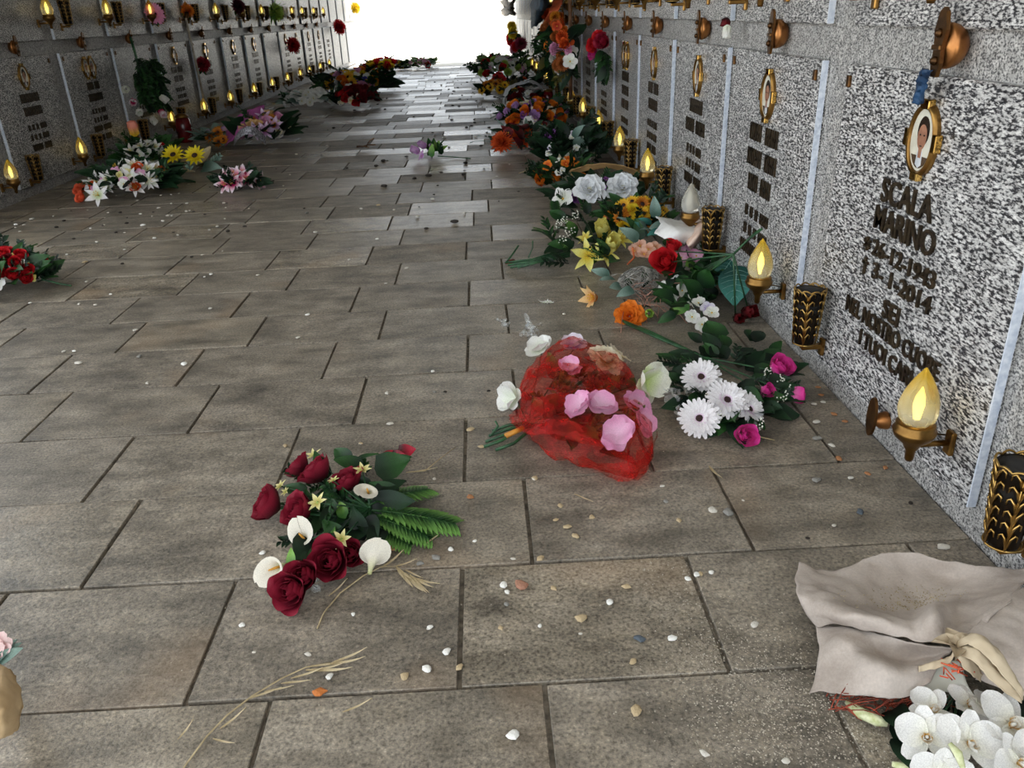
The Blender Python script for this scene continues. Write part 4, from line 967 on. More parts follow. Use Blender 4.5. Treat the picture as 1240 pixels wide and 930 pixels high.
cluster('pale_green_heap', 'far heap of pale green and white flowers near the passage end', 'bouquet', (584, 62, 652, 102), [('five', C_WHITE, .10, 8), ('pom', C_GREENY, .10, 5), ('five', C_PALEPINK, .09, 4), ('rose', C_RED, .09, 3)], [('frond', GREEN, .3, 24), ('leaf', LTGREEN, .25, 16)], .8, 20)
RP = noisy('red_crepe', '#a8242a', '#d0464a', 8, .7)
b = bouquet('red_wrapped_posy', 'red paper wrapped posy at the far right end of the floor', 'bouquet', at(597, 99))
V, nu, nv = patch([[at(586, 99, .02), at(592, 97, .1), at(602, 90, .25)], [at(590, 101, .02), at(597, 100, .06), at(606, 98, .12)]], 5, 0, .01, 2, 8); sheet('paper_wrap', V, nu, nv, RP, b)
for px, py in [(604, 92), (607, 96), (601, 95)]: flower(b, 'five', C_RED, at(px, py, .15), (0, -.7, .6), .07)
cluster('mauve_bouquet', 'mauve and plum blooms by the wall behind the evergreen bouquet', 'bouquet', (672, 118, 722, 150), [('rose', C_PURPLE, .07, 4), ('five', C_LILAC, .06, 5), ('five', C_WHITE, .05, 4)], [('leaf', DKGREEN, .2, 16), ('frond', DKGREEN, .2, 8)], .35, 21)

# ------------------------------------------------------------------ the floor heaps along the left wall
cluster('red_carnation_bouquet', 'red and yellow flower bouquet cut off by the left picture edge', 'bouquet', (-66, 296, 40, 366), [('bud', C_RED, .052, 10), ('five', C_LEMON, .025, 7), ('five', C_WHITE, .05, 3), ('rose', C_DKRED, .035, 3)], [('leaf', GREEN, .10, 44), ('frond', DKGREEN, .11, 18)], .16, 31)
b = [o for o in COL.objects if o.name == 'red_carnation_bouquet'][0]
stem(b, [at(50, 338, .05), at(70, 343, .02), at(86, 346, .012)], .004)
b, c, rx, ry, h = cluster('white_lily_bouquet', 'white lily bouquet with coral roses at the foot of the left wall', 'bouquet', (94, 190, 188, 246), [('lily', C_LILYW, .085, 7), ('five', C_WHITE, .05, 8), ('rose', C_ORED, .05, 3), ('five', C_STARY, .04, 6), ('five', C_PALEPINK, .05, 3)], [('leaf', DKGREEN, .16, 24), ('frond', GREEN, .16, 10)], .30, 32)
for px, py, s in [(120, 237, .072), (112, 222, .06), (172, 205, .07), (183, 212, .06), (140, 205, .06), (130, 228, .05)]: flower(b, 'lily', C_LILYW, at(px, py, .08), jit((.1, -.8, .4), .2), s)
for px, py in [(98, 232), (104, 228), (101, 240)]: flower(b, 'rose', ('#b83a20', '#f0704a', .4), at(px, py, .04), (-.4, -.7, .4), .04)
b, c, rx, ry, h = cluster('green_top_bouquet', 'tall leafy bouquet with a pink tulip standing behind white lilies on the left', 'bouquet', (138, 166, 192, 208), [('five', C_WHITE, .06, 6), ('lily', C_LILYW, .08, 3), ('rose', C_RED, .05, 1)], [('leaf', GREEN, .18, 26), ('frond', GREEN, .2, 10), ('blade', GREYGREEN, .25, 6)], .28, 33)
flower(b, 'tulip', ('#e8c030', '#ef9a84', .4), at(164, 165, .28), (0, -.15, 1), .085)
b = bouquet('yellow_daisy_pair', 'two bright yellow daisies on dry stems lying beside the white lilies', 'flower', at(215, 205))
for px, py in [(210, 188), (236, 189)]: flower(b, 'daisy', ('#e0b010', '#f6e22a', .3), at(px, py, .13), (0, -.7, .7), .08); stem(b, [at(px, py, .12), at(px - 25, py + 13, .02)], .004, DRYSTEM)
for i in range(14): leaf(b, rnd.choice(['leaf', 'blade', 'frond']), rnd.choice([GREYGREEN, LTGREEN, OLIVE, DRYLEAF]), at(rnd.uniform(190, 255), rnd.uniform(196, 210), .015), jit((.4, 0, .15), .6), rnd.uniform(.1, .2))
b, *_ = cluster('pink_lily_bunch', 'small bunch of pink and white lilies alone on the left paving', 'bouquet', (262, 208, 310, 233), [('lily', C_LILYPK, .085, 8)], [('leaf', DKGREEN, .12, 26), ('frond', DKGREEN, .12, 12)], .10, 34, FS=.8, FN=1.2)
b, c, rx, ry, h = cluster('purple_wrapped_bouquet', 'bouquet in magenta paper with pink lilies and orange mums along the left wall', 'bouquet', (280, 132, 345, 180), [('lily', ('#c070b0', '#ecd2ec', .4), .11, 3), ('rose', C_PALEPINK, .07, 3), ('rose', C_PEACH, .07, 3), ('daisy', C_OCHRE, .07, 4), ('five', C_CREAM, .05, 5)], [('leaf', DKGREEN, .2, 18), ('frond', GREEN, .2, 8)], .35, 35)
V, nu, nv = patch([[c + Vector((-rx * 1.5, -.05, .1)), c + Vector((-rx * .8, -.1, h * 1.0)), c + Vector((0, .1, h * 1.25))], [c + Vector((-rx * 1.3, -.25, .02)), c + Vector((-rx * .6, -.25, h * .55)), c + Vector((0, -.1, h * .8))]], 6, 0, .01, 4, 9); sheet('paper_wrap', V, nu, nv, noisy('magenta_paper', '#8a3a78', '#b860a0', 8, .7), b)
rib = MB(); p0 = [at(*q) for q in ((284, 176, .03), (292, 166, .12), (303, 162, .15), (314, 167, .1), (322, 175, .03))]
V, nu, nv = patch([[p + Vector((0, -.02, 0)) for p in p0], [p + Vector((0, .03, .06)) for p in p0]], 4, 0, 0, 1); sheet('ribbon', V, nu, nv, noisy('spotted_ribbon', '#2a2438', '#e8e6f0', 60, .6), b)
cluster('withered_posy', 'withered grey-green posy leaning on the left wall by the magenta bouquet', 'bouquet', (232, 150, 286, 181), [('daisy', C_OCHRE, .07, 4), ('five', C_LILAC, .05, 3)], [('leaf', GREYGREEN, .22, 14), ('blade', GREYGREEN, .26, 10), ('leaf', DKGREEN, .2, 12)], .3, 36)
cluster('white_blossom_bunch', 'bunch of small white blossoms with white wrapping at the left wall', 'bouquet', (335, 106, 402, 133), [('five', C_WHITE, .07, 22), ('peony', C_WHITE, .10, 4)], [('leaf', GREYGREEN, .2, 12), ('frond', GREEN, .22, 6)], .4, 37)
cluster('crimson_flower_heap', 'crimson and cream flower heap sticking out furthest from the left wall', 'bouquet', (404, 104, 452, 133), [('rose', C_DKRED, .09, 8), ('rose', C_RED, .08, 4), ('five', C_CREAM, .06, 8)], [('leaf', DKGREEN, .22, 16), ('frond', DKGREEN, .25, 6)], .35, 38)
cluster('sunflower_heap', 'big heap with sunflowers, orange and white blooms on the left', 'bouquet', (380, 80, 468, 118), [('daisy', C_SUN, .13, 6), ('rose', C_ORANGE, .10, 5), ('five', C_WHITE, .09, 8), ('rose', C_PALEPINK, .09, 4), ('five', C_BLUE, .09, 3), ('pom', C_YEL, .09, 3)], [('leaf', DKGREEN, .3, 30), ('frond', GREEN, .35, 16)], .8, 39)
cluster('red_yellow_heap', 'red and yellow flowers at the far end of the left heap', 'bouquet', (438, 72, 482, 88), [('rose', C_RED, .12, 6), ('rose', C_YEL, .12, 5), ('five', C_WHITE, .12, 4)], [('leaf', DKGREEN, .3, 14), ('frond', GREEN, .35, 8)], .7, 40)
cluster('green_shrub', 'small green shrub on the bright ground beyond the passage', 'shrub', (492, 70, 524, 85), [('five', C_PALEPINK, .12, 2), ('five', C_RED, .1, 2)], [('frond', LTGREEN, .5, 24), ('leaf', GREEN, .4, 10)], .6, 41)

# lone sprig in the middle
b = bouquet('pink_sprig', 'lavender pink flower sprig with green leaves, alone in the middle of the floor', 'flower', at(522, 190))
for px, py, z, s in [(508, 184, .05, .062), (516, 178, .07, .062), (511, 189, .035, .045), (522, 180, .05, .04)]: flower(b, 'tulip' if s > .05 else 'five', ('#e0a0e4', '#efc4f0', .4), at(px, py, z), jit((-.6, -.5, .5), .2), s)
for i in range(12): leaf(b, rnd.choice(['leaf', 'frond']), LTGREEN if i % 3 == 0 else GREEN, at(rnd.uniform(518, 535), rnd.uniform(182, 192), .03), jit((.2, -.2, .6), .5), .10)
stem(b, [at(530, 189, .03), at(548, 190, .012), at(570, 192, .006)], .004)

# ------------------------------------------------------------------ felt wrapped orchid bouquet, bottom right
def felt_mat():
    m, N, L, B = new_mat('beige_felt'); tc = N.new('ShaderNodeTexCoord')
    a = noise(N, L, tc.outputs['Object'], 7, 4); r = ramp(N, [(.3, hx('#9c8f84')), (.55, hx('#c2b6ac')), (.8, hx('#cfc4ba'))]); L.new(a.outputs[0], r.inputs[0])
    s = noise(N, L, tc.outputs['Object'], 240, 3); r2 = ramp(N, [(.3, (.9, .9, .9, 1)), (.7, (1.05, 1.05, 1.05, 1))]); L.new(s.outputs[0], r2.inputs[0])
    L.new(mixc(N, L, 1, r.outputs[0], r2.outputs[0], 'MULTIPLY'), B.inputs['Base Color']); B.inputs['Roughness'].default_value = .9
    bp = N.new('ShaderNodeBump'); bp.inputs['Strength'].default_value = .2; bp.inputs['Distance'].default_value = .002; L.new(s.outputs[0], bp.inputs['Height']); L.new(bp.outputs[0], B.inputs['Normal'])
    return m
FELT = felt_mat()
b = bouquet('felt_wrapped_orchids', 'white orchid bouquet wrapped and tied in crumpled beige felt, lower right', 'bouquet', at(1110, 800))
# upper sheet: back edge on the floor, ridge, hollow, roll down to the fold
g = [[(968, 682, .055), (1012, 692, .030), (1055, 674, .045), (1100, 668, .052), (1150, 678, .050), (1200, 688, .058), (1250, 688, .07)],
     [(964, 702, .065), (1010, 708, .062), (1060, 696, .030), (1105, 694, .022), (1150, 702, .022), (1195, 704, .055), (1250, 700, .085)],
     [(966, 722, .070), (1014, 728, .094), (1062, 734, .052), (1105, 733, .022), (1140, 724, .045), (1180, 722, .062), (1235, 712, .110)],
     [(976, 740, .060), (1020, 744, .104), (1065, 748, .112), (1105, 752, .098), (1130, 740, .128), (1160, 738, .084), (1215, 735, .125)],
     [(986, 756, .045), (1025, 758, .080), (1070, 766, .090), (1110, 776, .092), (1135, 778, .100), (1158, 772, .112), (1185, 765, .118)]]
V, nu, nv = patch([[at(*p) for p in row] for row in g], 8, 0, .0030, 2, 13); sheet('felt_wrap', V, nu, nv, FELT, b, .002)
sm = MB()
for k in range(420):
    i = rnd.choice([rnd.gauss(14, 1.3), rnd.gauss(17, 1)]); j = rnd.gauss(25, 6)
    p = V[int(min(max(i, 3), nu - 3))][int(min(max(j, 8), nv - 8))] - b.location + Vector((rnd.uniform(-.004, .004), rnd.uniform(-.004, .004), .0022)); q = rnd.uniform(.0007, .0017)
    sm.add([p + Vector((q, 0, 0)), p + Vector((-q * .5, q, 0)), p + Vector((-q * .5, -q, 0)), p + Vector((0, 0, q))], [(0, 1, 3), (1, 2, 3), (2, 0, 3)], 0, smooth=False)
o = obj('sand_grains', sm.mesh('sand_grains', noisy('sand', '#8a7858', '#cbbd9c', 60, .9)), b); o['kind'] = 'stuff'
g = [[(988, 757, .035), (1025, 760, .068), (1070, 769, .080), (1110, 779, .085), (1155, 786, .095)],
     [(992, 780, .042), (1025, 776, .082), (1062, 790, .064), (1100, 800, .048), (1150, 792, .085)],
     [(990, 808, .035), (1025, 802, .066), (1060, 806, .092), (1095, 812, .082), (1140, 800, .080)],
     [(981, 838, .012), (1020, 840, .040), (1060, 844, .055), (1100, 842, .062), (1128, 826, .070)]]
V, nu, nv = patch([[at(*p) for p in row] for row in g], 8, 0, .0022, 7, 18); sheet('felt_wrap', V, nu, nv, FELT, b, .002)
g = [[(1160, 780, .110), (1185, 752, .118), (1215, 725, .118), (1260, 700, .10)], [(1175, 790, .112), (1205, 770, .125), (1240, 752, .125), (1280, 740, .11)], [(1188, 800, .10), (1225, 800, .115), (1262, 800, .115), (1300, 800, .1)], [(1180, 822, .075), (1225, 838, .085), (1265, 845, .085), (1300, 850, .075)]]
V, nu, nv = patch([[at(*p) for p in row] for row in g], 8, 0, .0022, 9, 18); sheet('felt_wrap', V, nu, nv, FELT, b, .002)
FELT2 = noisy('tan_ribbon', '#a8957a', '#c9b89c', 12, .85)
for k, (q0, q1, q2, q3) in enumerate([((1158, 782, .118), (1178, 774, .140), (1205, 795, .138), (1238, 842, .105)), ((1160, 790, .116), (1180, 792, .132), (1205, 818, .118), (1236, 846, .098)), ((1155, 786, .115), (1168, 800, .110), (1180, 812, .095), (1188, 822, .08)), ((1160, 780, .12), (1150, 800, .10), (1132, 806, .09), (1112, 812, .082))]):
    ps = [at(*q) for q in (q0, q1, q2, q3)]; wd_ = (.010, .010, .008, .006)[k]
    V, nu, nv = patch([[p + Vector((-wd_ * .8 * e, -wd_ * (.4 + .6 * e), 0)) for e, p in zip((.5, 1.2, 1.3, .6), ps)], [p + Vector((0, 0, .008)) for p in ps], [p + Vector((wd_ * .9 * e, wd_ * e, 0)) for e, p in zip((.5, 1.2, 1.3, .6), ps)]], 7, 0, .0015, 3 + k, 40); sheet('ribbon_tail', V, nu, nv, FELT2, b, .0015)
kn = MB()
kc = at(1160, 784, .120) - b.location
for k in range(5):
    a = k * 1.25; kn.petal(.035, .026, Matrix.Translation(kc) @ Matrix.Rotation(a, 4, 'Z') @ Matrix.Rotation(.5, 4, 'X'), 5, 4, .4, -.4, .7, .5, .08)
obj('ribbon_knot', kn.mesh('ribbon_knot', FELT2), b)
g = [[(1118, 806, .072), (1140, 800, .078), (1165, 800, .082)], [(1108, 826, .062), (1140, 822, .066), (1170, 826, .07)], [(1112, 838, .05), (1145, 838, .055), (1180, 842, .058)]]
V, nu, nv = patch([[at(*p) for p in row] for row in g], 6, 0, .001, 4, 20); sheet('paper_liner', V, nu, nv, noisy('liner_paper', '#b9b9ac', '#d3d2c6', 10, .7), b, .0012)
C_ORC = ('#f0eedf', '#f6f4f0', .3)
for px, py, z, d, s, rl in [(1122, 893, .055, (-.35, -.55, .75), .043, .3), (1172, 902, .06, (.1, -.55, .85), .047, -.4), (1130, 862, .06, (-.1, -.2, .9), .036, 2.0), (1172, 856, .06, (.2, -.1, .9), .034, .9), (1222, 880, .065, (.2, -.4, .9), .050, 1.4), (1232, 925, .05, (.3, -.6, .8), .046, .2), (1140, 940, .03, (-.2, -.8, .6), .042, 0), (1195, 862, .06, (.3, .1, .8), .034, -1), (1262, 905, .05, (.4, -.5, .7), .05, .6)]:
    p = at(px, py, z); flower(b, 'orchid', C_ORC, p, d, s, rl)
    stem(b, [p - Vector(d).normalized() * .008, at(1165, 830, .06)], .002)
BUDG = noisy('pale_bud', '#b9bf86', '#dfe0b8', 120, .8, 0, .5)
for pts, r_ in [([(1026, 850, .012), (1040, 862, .018), (1062, 872, .02), (1075, 876, .02)], .009), ([(1150, 900, .075), (1160, 912, .07), (1166, 930, .06)], .006), ([(1080, 925, .015), (1100, 930, .015), (1130, 938, .015)], .007)]:
    o = stem(b, [at(*q) for q in pts], [r_ * .5] + [r_] * (len(pts) - 2) + [r_ * .6], BUDG, 'bud_spike', 8)
for px, py in [(1072, 900), (1068, 882), (1060, 868), (1120, 850), (1150, 860), (1110, 875), (1190, 880), (1150, 880), (1205, 845), (1180, 890), (1130, 915), (1200, 920)]:
    leaf(b, 'leaf', DKGREEN, at(px + 20, py - 8, .02), jit((-.4, -.5, .1), .4), .075)
REDMESH = noisy('red_sisal', '#6a2a1a', '#a8482e', 60, .85); m = MB()
for i in range(90):
    p = at(rnd.uniform(1000, 1130), rnd.uniform(842, 862), rnd.uniform(.006, .03)); d = jit((.6, 0, 0), .7) * .05
    m.tube([p - b.location, p + d * .5 + Vector((0, 0, .006)) - b.location, p + d - b.location], .001, 3)
o = obj('sisal_strands', m.mesh('sisal_strands', REDMESH), b); o['kind'] = 'stuff'
m = MB()
for i in range(14):
    p = at(rnd.uniform(1138, 1160), rnd.uniform(796, 820), .10); d = jit((.5, -.2, -.2), .5) * .03; m.tube([p - b.location, p + d - b.location], .0012, 3)
obj('orange_thread', m.mesh('orange_thread', noisy('orange_thread', '#c8482a', '#e86a40', 60, .7)), b)

# kraft paper bouquet at the left edge
b = bouquet('kraft_wrapped_bouquet', 'brown kraft paper bouquet cut off at the lower left picture edge', 'bouquet', at(-20, 860))
g = [[(-10, 806, .04), (4, 806, .05), (20, 818, .045)], [(-30, 830, .09), (2, 832, .095), (24, 838, .05)], [(-30, 862, .09), (2, 864, .09), (25, 860, .04)], [(-30, 900, .03), (0, 894, .035), (22, 884, .01)]]
V, nu, nv = patch([[at(*p) for p in row] for row in g], 7, 0, .003, 5, 26); sheet('kraft_wrap', V, nu, nv, noisy('kraft_paper_light', '#b4946a', '#d0b48a', 10, .85, 0, .3), b, .0015)
for px, py in [(2, 788), (-8, 792), (-2, 780)]: flower(b, 'five', ('#d8a0a0', '#ecccc8', .4), at(px, py, .05), (0, -.5, .8), .022)
for i in range(6): leaf(b, 'leaf', GREYGREEN, at(-8, 806, .04), jit((.3, .4, .2), .3), .05)

# ------------------------------------------------------------------ flowers and cloths fixed to the walls
def wall_flower(name, label, side, px, py, kind, col, s, out=.10, extra=()):
    p = atx(px, py, (XF_R - out) if side > 0 else (XF_L + out)); b = bouquet(name, label, 'flower', p)
    flower(b, kind, col, p, (-side * .75, -.75, .25), s)
    stem(b, [p + Vector((0, .01, -.01)), p + Vector((side * out * .6, .03, -.08))], .004)
    for k in range(4): leaf(b, 'leaf', GREEN, p + Vector((side * .02, .02, -.03)), jit((-side * .2, -.3, -.2), .6), .08)
    return b
wall_flower('pink_gerbera', 'pink gerbera in an upper vase on the left wall', -1, 187, 17, 'gerbera', C_PINKG, .085)
wall_flower('orange_mum', 'orange and cream mum hanging from the upper left row', -1, 227, 13, 'pom', C_ORANGE, .075)
wall_flower('crimson_pompom', 'crimson pompom flower on a pole by the left wall', -1, 246, 78, 'pom', ('#5a1018', '#9a1c30', .5), .085)
wall_flower('plum_flower', 'dark plum flower in an upper vase on the left wall', -1, 288, 8, 'pom', ('#2c1018', '#5a2030', .5), .10)
wall_flower('red_carnation', 'red carnations high on the left wall slabs', -1, 352, 55, 'pom', C_RED, .13)
wall_flower('far_red_flower', 'red flower on the far left wall near the exit', -1, 407, 33, 'pom', C_RED, .16)
wall_flower('far_yellow_flower', 'yellow flower at the far upper end of the left wall', -1, 428, 10, 'pom', C_YEL, .14)
b = wall_flower('green_wall_plant', 'bright green and yellow plant in an upper vase on the left wall', -1, 331, 15, 'pom', C_GREENY, .13)
for k in range(10): leaf(b, 'blade', LTGREEN, b.location, jit((.2, -.3, .2), .8), .22)
# hanging bouquet of white lilies on the left
b = bouquet('hanging_lily_bouquet', 'green bouquet with white and pink lilies hanging upside down on left wall', 'bouquet', atx(170, 72, -2.9))
top = atx(163, 62, -2.93); bot = atx(180, 128, -2.88)
for k in range(130):
    u = rnd.random(); p = top.lerp(bot, .12 + .75 * u) + Vector((rnd.uniform(-.02, .12), rnd.uniform(-.16, .16) * (.4 + .6 * u), 0)); leaf(b, rnd.choice(['frond', 'frond', 'fern']), rnd.choice([DKGREEN, GREEN, GREEN]), p, Vector((rnd.uniform(0, .5), rnd.uniform(-.7, .7), -rnd.uniform(.1, .9))), rnd.uniform(.12, .17))
for px, py, c_ in [(152, 108, C_WHITE), (161, 124, C_LILYPK), (169, 136, C_WHITE), (186, 146, C_WHITE), (199, 120, C_WHITE), (197, 138, C_LILYPK)]:
    p = atx(px, py, -2.66); d = (p - top.lerp(bot, .5)); d.x += .05; flower(b, 'tulip', c_, p - d.normalized() * .05, d, .065)
stem(b, [atx(158, 45, -2.96), top, top.lerp(bot, .4)], .012)
BLUEC = noisy('blue_ribbon', '#0e2540', '#1f4468', 30, .6)
# pole with the orange flower
b = bouquet('lamp_pole', 'thin pale pole leaning on the left wall between two flowers', 'pole', atx(214, 130, -2.9)); stem(b, [atx(225, 22, -2.90), atx(248, 125, -2.92)], .012, noisy('pale_pole', '#8f8676', '#b8ae9c', 20, .5), 'pole_shaft', 10)
stem(b, [atx(226, 25, -2.9), atx(226, 15, -2.9)], .02, BRONZE, 'pole_cap', 10)
# right wall hangings
b = bouquet('hanging_red_roses', 'red and pink roses hanging by green stems from a right wall vase', 'bouquet', atx(728, 70, .86))
for px, py, c_, s in [(722, 54, C_RED, .055), (733, 50, ('#5a0c18', '#a0203a', .5), .06), (721, 66, C_PINK, .045), (728, 46, C_RED, .05)]: flower(b, 'rose', c_, atx(px, py, .82), jit((-.6, -.7, .2), .2), s)
for k in range(16): leaf(b, rnd.choice(['leaf', 'frond']), rnd.choice([GREEN, DKGREEN]), atx(731 + rnd.uniform(-5, 5), rnd.uniform(62, 82), .85), jit((-.2, -.3, -.6), .4), .12)
b = bouquet('orange_wall_bouquet', 'large orange flower bouquet with ribbon tied to the right wall', 'bouquet', atx(672, 45, .80))
for i in range(70):
    t_ = rnd.random(); px = 655 + 30 * rnd.random() + 6 * t_; py = 18 + 62 * t_; flower(b, rnd.choice(['pom', 'rose', 'five']), rnd.choice([C_ORED, C_ORANGE, ('#8a4a20', '#c0703a', .5), C_PALEPINK if t_ > .6 else C_ORED, C_WHITE if t_ > .5 else C_OCHRE[:3]]), atx(px, py, rnd.uniform(.60, .82)), jit((-.5, -.8, .2), .4), rnd.uniform(.035, .06))
for i in range(70): leaf(b, rnd.choice(['leaf', 'frond']), rnd.choice([DKGREEN, OLIVE, GREEN, DKGREEN]), atx(rnd.uniform(660, 692), rnd.uniform(28, 85), rnd.uniform(.68, .85)), jit((-.3, -.5, -.4), .6), .2)
for i in range(8): flower(b, 'five', C_WHITE, atx(rnd.uniform(676, 694), rnd.uniform(60, 92), .76), jit((-.3, -.9, .1), .3), .05)
q = [atx(676, 0, .80), atx(672, 12, .74), atx(666, 24, .70), atx(660, 34, .66)]
V, nu, nv = patch([[p + Vector((-.05, 0, 0)) for p in q], [p + Vector((.05, -.04, .02)) for p in q]], 5, 0, .01, 3, 10); sheet('ribbon', V, nu, nv, noisy('orange_ribbon', '#b8482a', '#d8683c', 12, .6), b, .003)
stem(b, [atx(690, -4, .80), atx(691, 60, .80), atx(691, 120, .82)], .016, noisy('brown_pole', '#6a4a36', '#8a6448', 20, .6), 'support_pole', 8)
b = bouquet('blue_cloth', 'faded blue cloth hanging from the upper right row', 'cloth', atx(652, 10, .80))
q = [[atx(646, -4, .72), atx(643, 14, .70), atx(645, 34, .72)], [atx(654, -4, .60), atx(651, 12, .58), atx(649, 30, .64)], [atx(666, -4, .76), atx(662, 12, .72), atx(656, 24, .75)]]
V, nu, nv = patch(q, 6, 0, .02, 3, 7); sheet('cloth_sheet', V, nu, nv, noisy('blue_cloth', '#3a5066', '#5c7890', 12, .8), b, .004)
b = bouquet('crumpled_grey_bag', 'crumpled grey bag at the far upper right row', 'bag', atx(615, 8, .6))
V, nu, nv = patch([[atx(608 + 5 * i + rnd.uniform(-2, 2), 0 + 6 * j + rnd.uniform(-2, 2), .58 + rnd.uniform(-.08, .08)) for i in range(4)] for j in range(4)], 5, 0, .03, 4, 6); sheet('bag_folds', V, nu, nv, noisy('grey_bag', '#6a6458', '#94897a', 8, .7), b, .01)
b = bouquet('yellow_red_wall_posy', 'yellow and red flowers hanging at the far end of the right wall', 'bouquet', atx(624, 45, .75))
for px, py, c_ in [(620, 32, C_YEL), (621, 40, C_YEL), (619, 50, C_RED), (626, 56, C_RED), (631, 53, ('#6a1830', '#a83a58', .5)), (623, 60, C_PALEPINK), (618, 46, C_RED)]: flower(b, 'pom', c_, atx(px, py, .72), (-.4, -.9, .2), .12)
for k in range(8): leaf(b, 'leaf', GREEN, atx(623 + rnd.uniform(-3, 4), rnd.uniform(36, 60), .78), jit((0, -.4, -.4), .5), .2)
b = bouquet('blue_ribbon', 'dark blue ribbon tied between clamp and portrait on the nearest slab', 'ribbon', atx(1117, 105, .88))
q = [atx(1124, 84, .872), atx(1119, 96, .880), atx(1116, 110, .885), atx(1113, 124, .890)]
V, nu, nv = patch([[p + Vector((.006, .022, 0)) for p in q], [p + Vector((-.012, .0, 0)) for p in q], [p + Vector((-.004, -.022, 0)) for p in q]], 8, 0, .003, 3, 60); sheet('ribbon_band', V, nu, nv, BLUEC, b, .002)
b = bouquet('white_wall_flower', 'small white and red flower hanging beneath the upper right row', 'flower', atx(881, 32, .86))
flower(b, 'tulip', C_WHITE, atx(881, 30, .88), (-.1, -.2, -1), .035); flower(b, 'bud', C_DKRED, atx(879, 22, .88), (-.1, -.2, -1), .025)
# red glass lanterns
def lantern(px, py, label, h=.16, r_=.038):
    p = at(px, py, 0); b = bouquet('votive_candle', label, 'candle', p)
    obj('glass_jar', MB().lathe([(r_ * .8, .001), (r_, .02), (r_ * 1.05, h * .5), (r_ * .9, h * .8), (r_ * .7, h * .85)], 16).mesh('glass_jar', noisy('red_jar', '#4a0d10', '#7a181c', 12, .2)), b)
    obj('jar_lid', MB().lathe([(r_ * .85, h * .84), (r_ * .9, h * .9), (r_ * .5, h * .98), (.004, h)], 16).mesh('jar_lid', BRASS), b)
lantern(889, 300, 'dark red votive candle jar at the wall behind the red roses', .19)
lantern(226, 172, 'dark red votive candle jar at the left wall beside the withered posy', .26, .07)
lantern(664, 130, 'dark red votive candle jar among the far right heaps', .2, .06)

# ------------------------------------------------------------------ twigs, dry leaves, plastic scraps
def olive_twig(label, pts, lv):
    b = bouquet('olive_twig', label, 'twig', at(pts[0][0], pts[0][1])); P = [at(x, y, z) for x, y, z in pts]
    stem(b, P, [.0015] * (len(P) - 2) + [.0011, .0007], DRYSTEM, 'twig_stem', 5)
    for x, y, qx, qy, z in lv:
        p = at(x, y, z); q = at(qx, qy, z * .7 + .003); leaf(b, 'needle', DRYLEAF, p, q - p, (q - p).length)
olive_twig('dry olive twig with a bunch of tan leaves under the rose bouquet', [(384, 761, .003), (392, 742, .004), (412, 718, .008), (440, 697, .010), (462, 686, .012), (480, 686, .012)],
  [(398, 722, 422, 704, .006), (462, 688, 490, 670, .012), (478, 686, 506, 680, .012), (480, 686, 490, 706, .014), (482, 688, 498, 704, .014), (484, 690, 501, 718, .014), (490, 694, 513, 722, .014), (496, 696, 518, 724, .014), (498, 698, 526, 716, .012), (502, 700, 534, 712, .012), (490, 690, 512, 700, .014), (500, 700, 520, 718, .014)])
olive_twig('long bare olive twig with narrow pale leaves along the front', [(222, 930, .004), (250, 892, .004), (275, 866, .006), (305, 843, .008), (340, 822, .010), (370, 808, .012), (400, 802, .012)],
  [(300, 847, 341, 832, .008), (320, 838, 356, 830, .008), (340, 828, 378, 823, .010), (352, 822, 392, 812, .012), (370, 812, 428, 814, .012), (372, 808, 410, 802, .014), (392, 806, 444, 800, .012), (400, 804, 446, 788, .014), (266, 883, 300, 860, .004), (380, 812, 418, 806, .014)])
olive_twig('short brown twig behind the fern fronds', [(492, 572, .006), (515, 570, .008), (532, 556, .010), (552, 541, .008)], [(500, 572, 530, 566, .006)])
b_ = 0
for x, y, qx, qy, lb in [(216, 898, 236, 876, 'lone dry olive leaf left of the long twig'), (258, 897, 286, 905, 'lone dry olive leaf just under the long twig'), (415, 865, 452, 852, 'lone dry olive leaf right of the long twig tip'), (517, 660, 535, 646, 'dry olive leaf beside the fern tip'), (695, 600, 718, 609, 'pale dry leaf on the slab below the red tulle'), (858, 566, 874, 586, 'thin dry leaf below the gerbera bouquet')]:
    p = at(x, y, .004); q = at(qx, qy, .003); b = bouquet('dry_leaf', lb, 'leaf', p); leaf(b, 'needle', DRYLEAF, p + Vector((0, 0, .004)), q - p, (q - p).length)
b = bouquet('brown_leaf', 'curled brown dead leaf on the floor in the far middle', 'leaf', at(442, 178))
for k in range(3): leaf(b, 'leaf', leaf_mat('#6a4a30', '#a07a58'), at(432 + k * 6, 179, .02), jit((.6, .1, .3), .4), .12)
b = bouquet('plastic_scrap', 'clear plastic scrap standing behind the red tulle bouquet', 'plastic', at(645, 412)); crumple(b, 'scrap', at(643, 402, .03), .018, 8, 6); crumple(b, 'scrap', at(650, 410, .015), .016, 9, 5); crumple(b, 'scrap', at(641, 392, .055), .011, 10, 4)
b = bouquet('plastic_scrap', 'small clear plastic blob on a slab joint left of the taller scrap', 'plastic', at(609, 398)); crumple(b, 'scrap', at(609, 394, .012), .012, 12, 6)
b = bouquet('glass_chip', 'pale blue glass chip beside the lowest red rose', 'glass', at(378, 715)); crumple(b, 'scrap', at(378, 714, .008), .010, 14, 5)
b = bouquet('broken_petals', 'white petal scrap on the paving left of the peach lily', 'petal', at(661, 366))
for k in range(4): flower(b, 'star', C_WHITE, at(655 + k * 4, 366 + (k % 2), .006), jit((0, 0, 1), .4), .014)

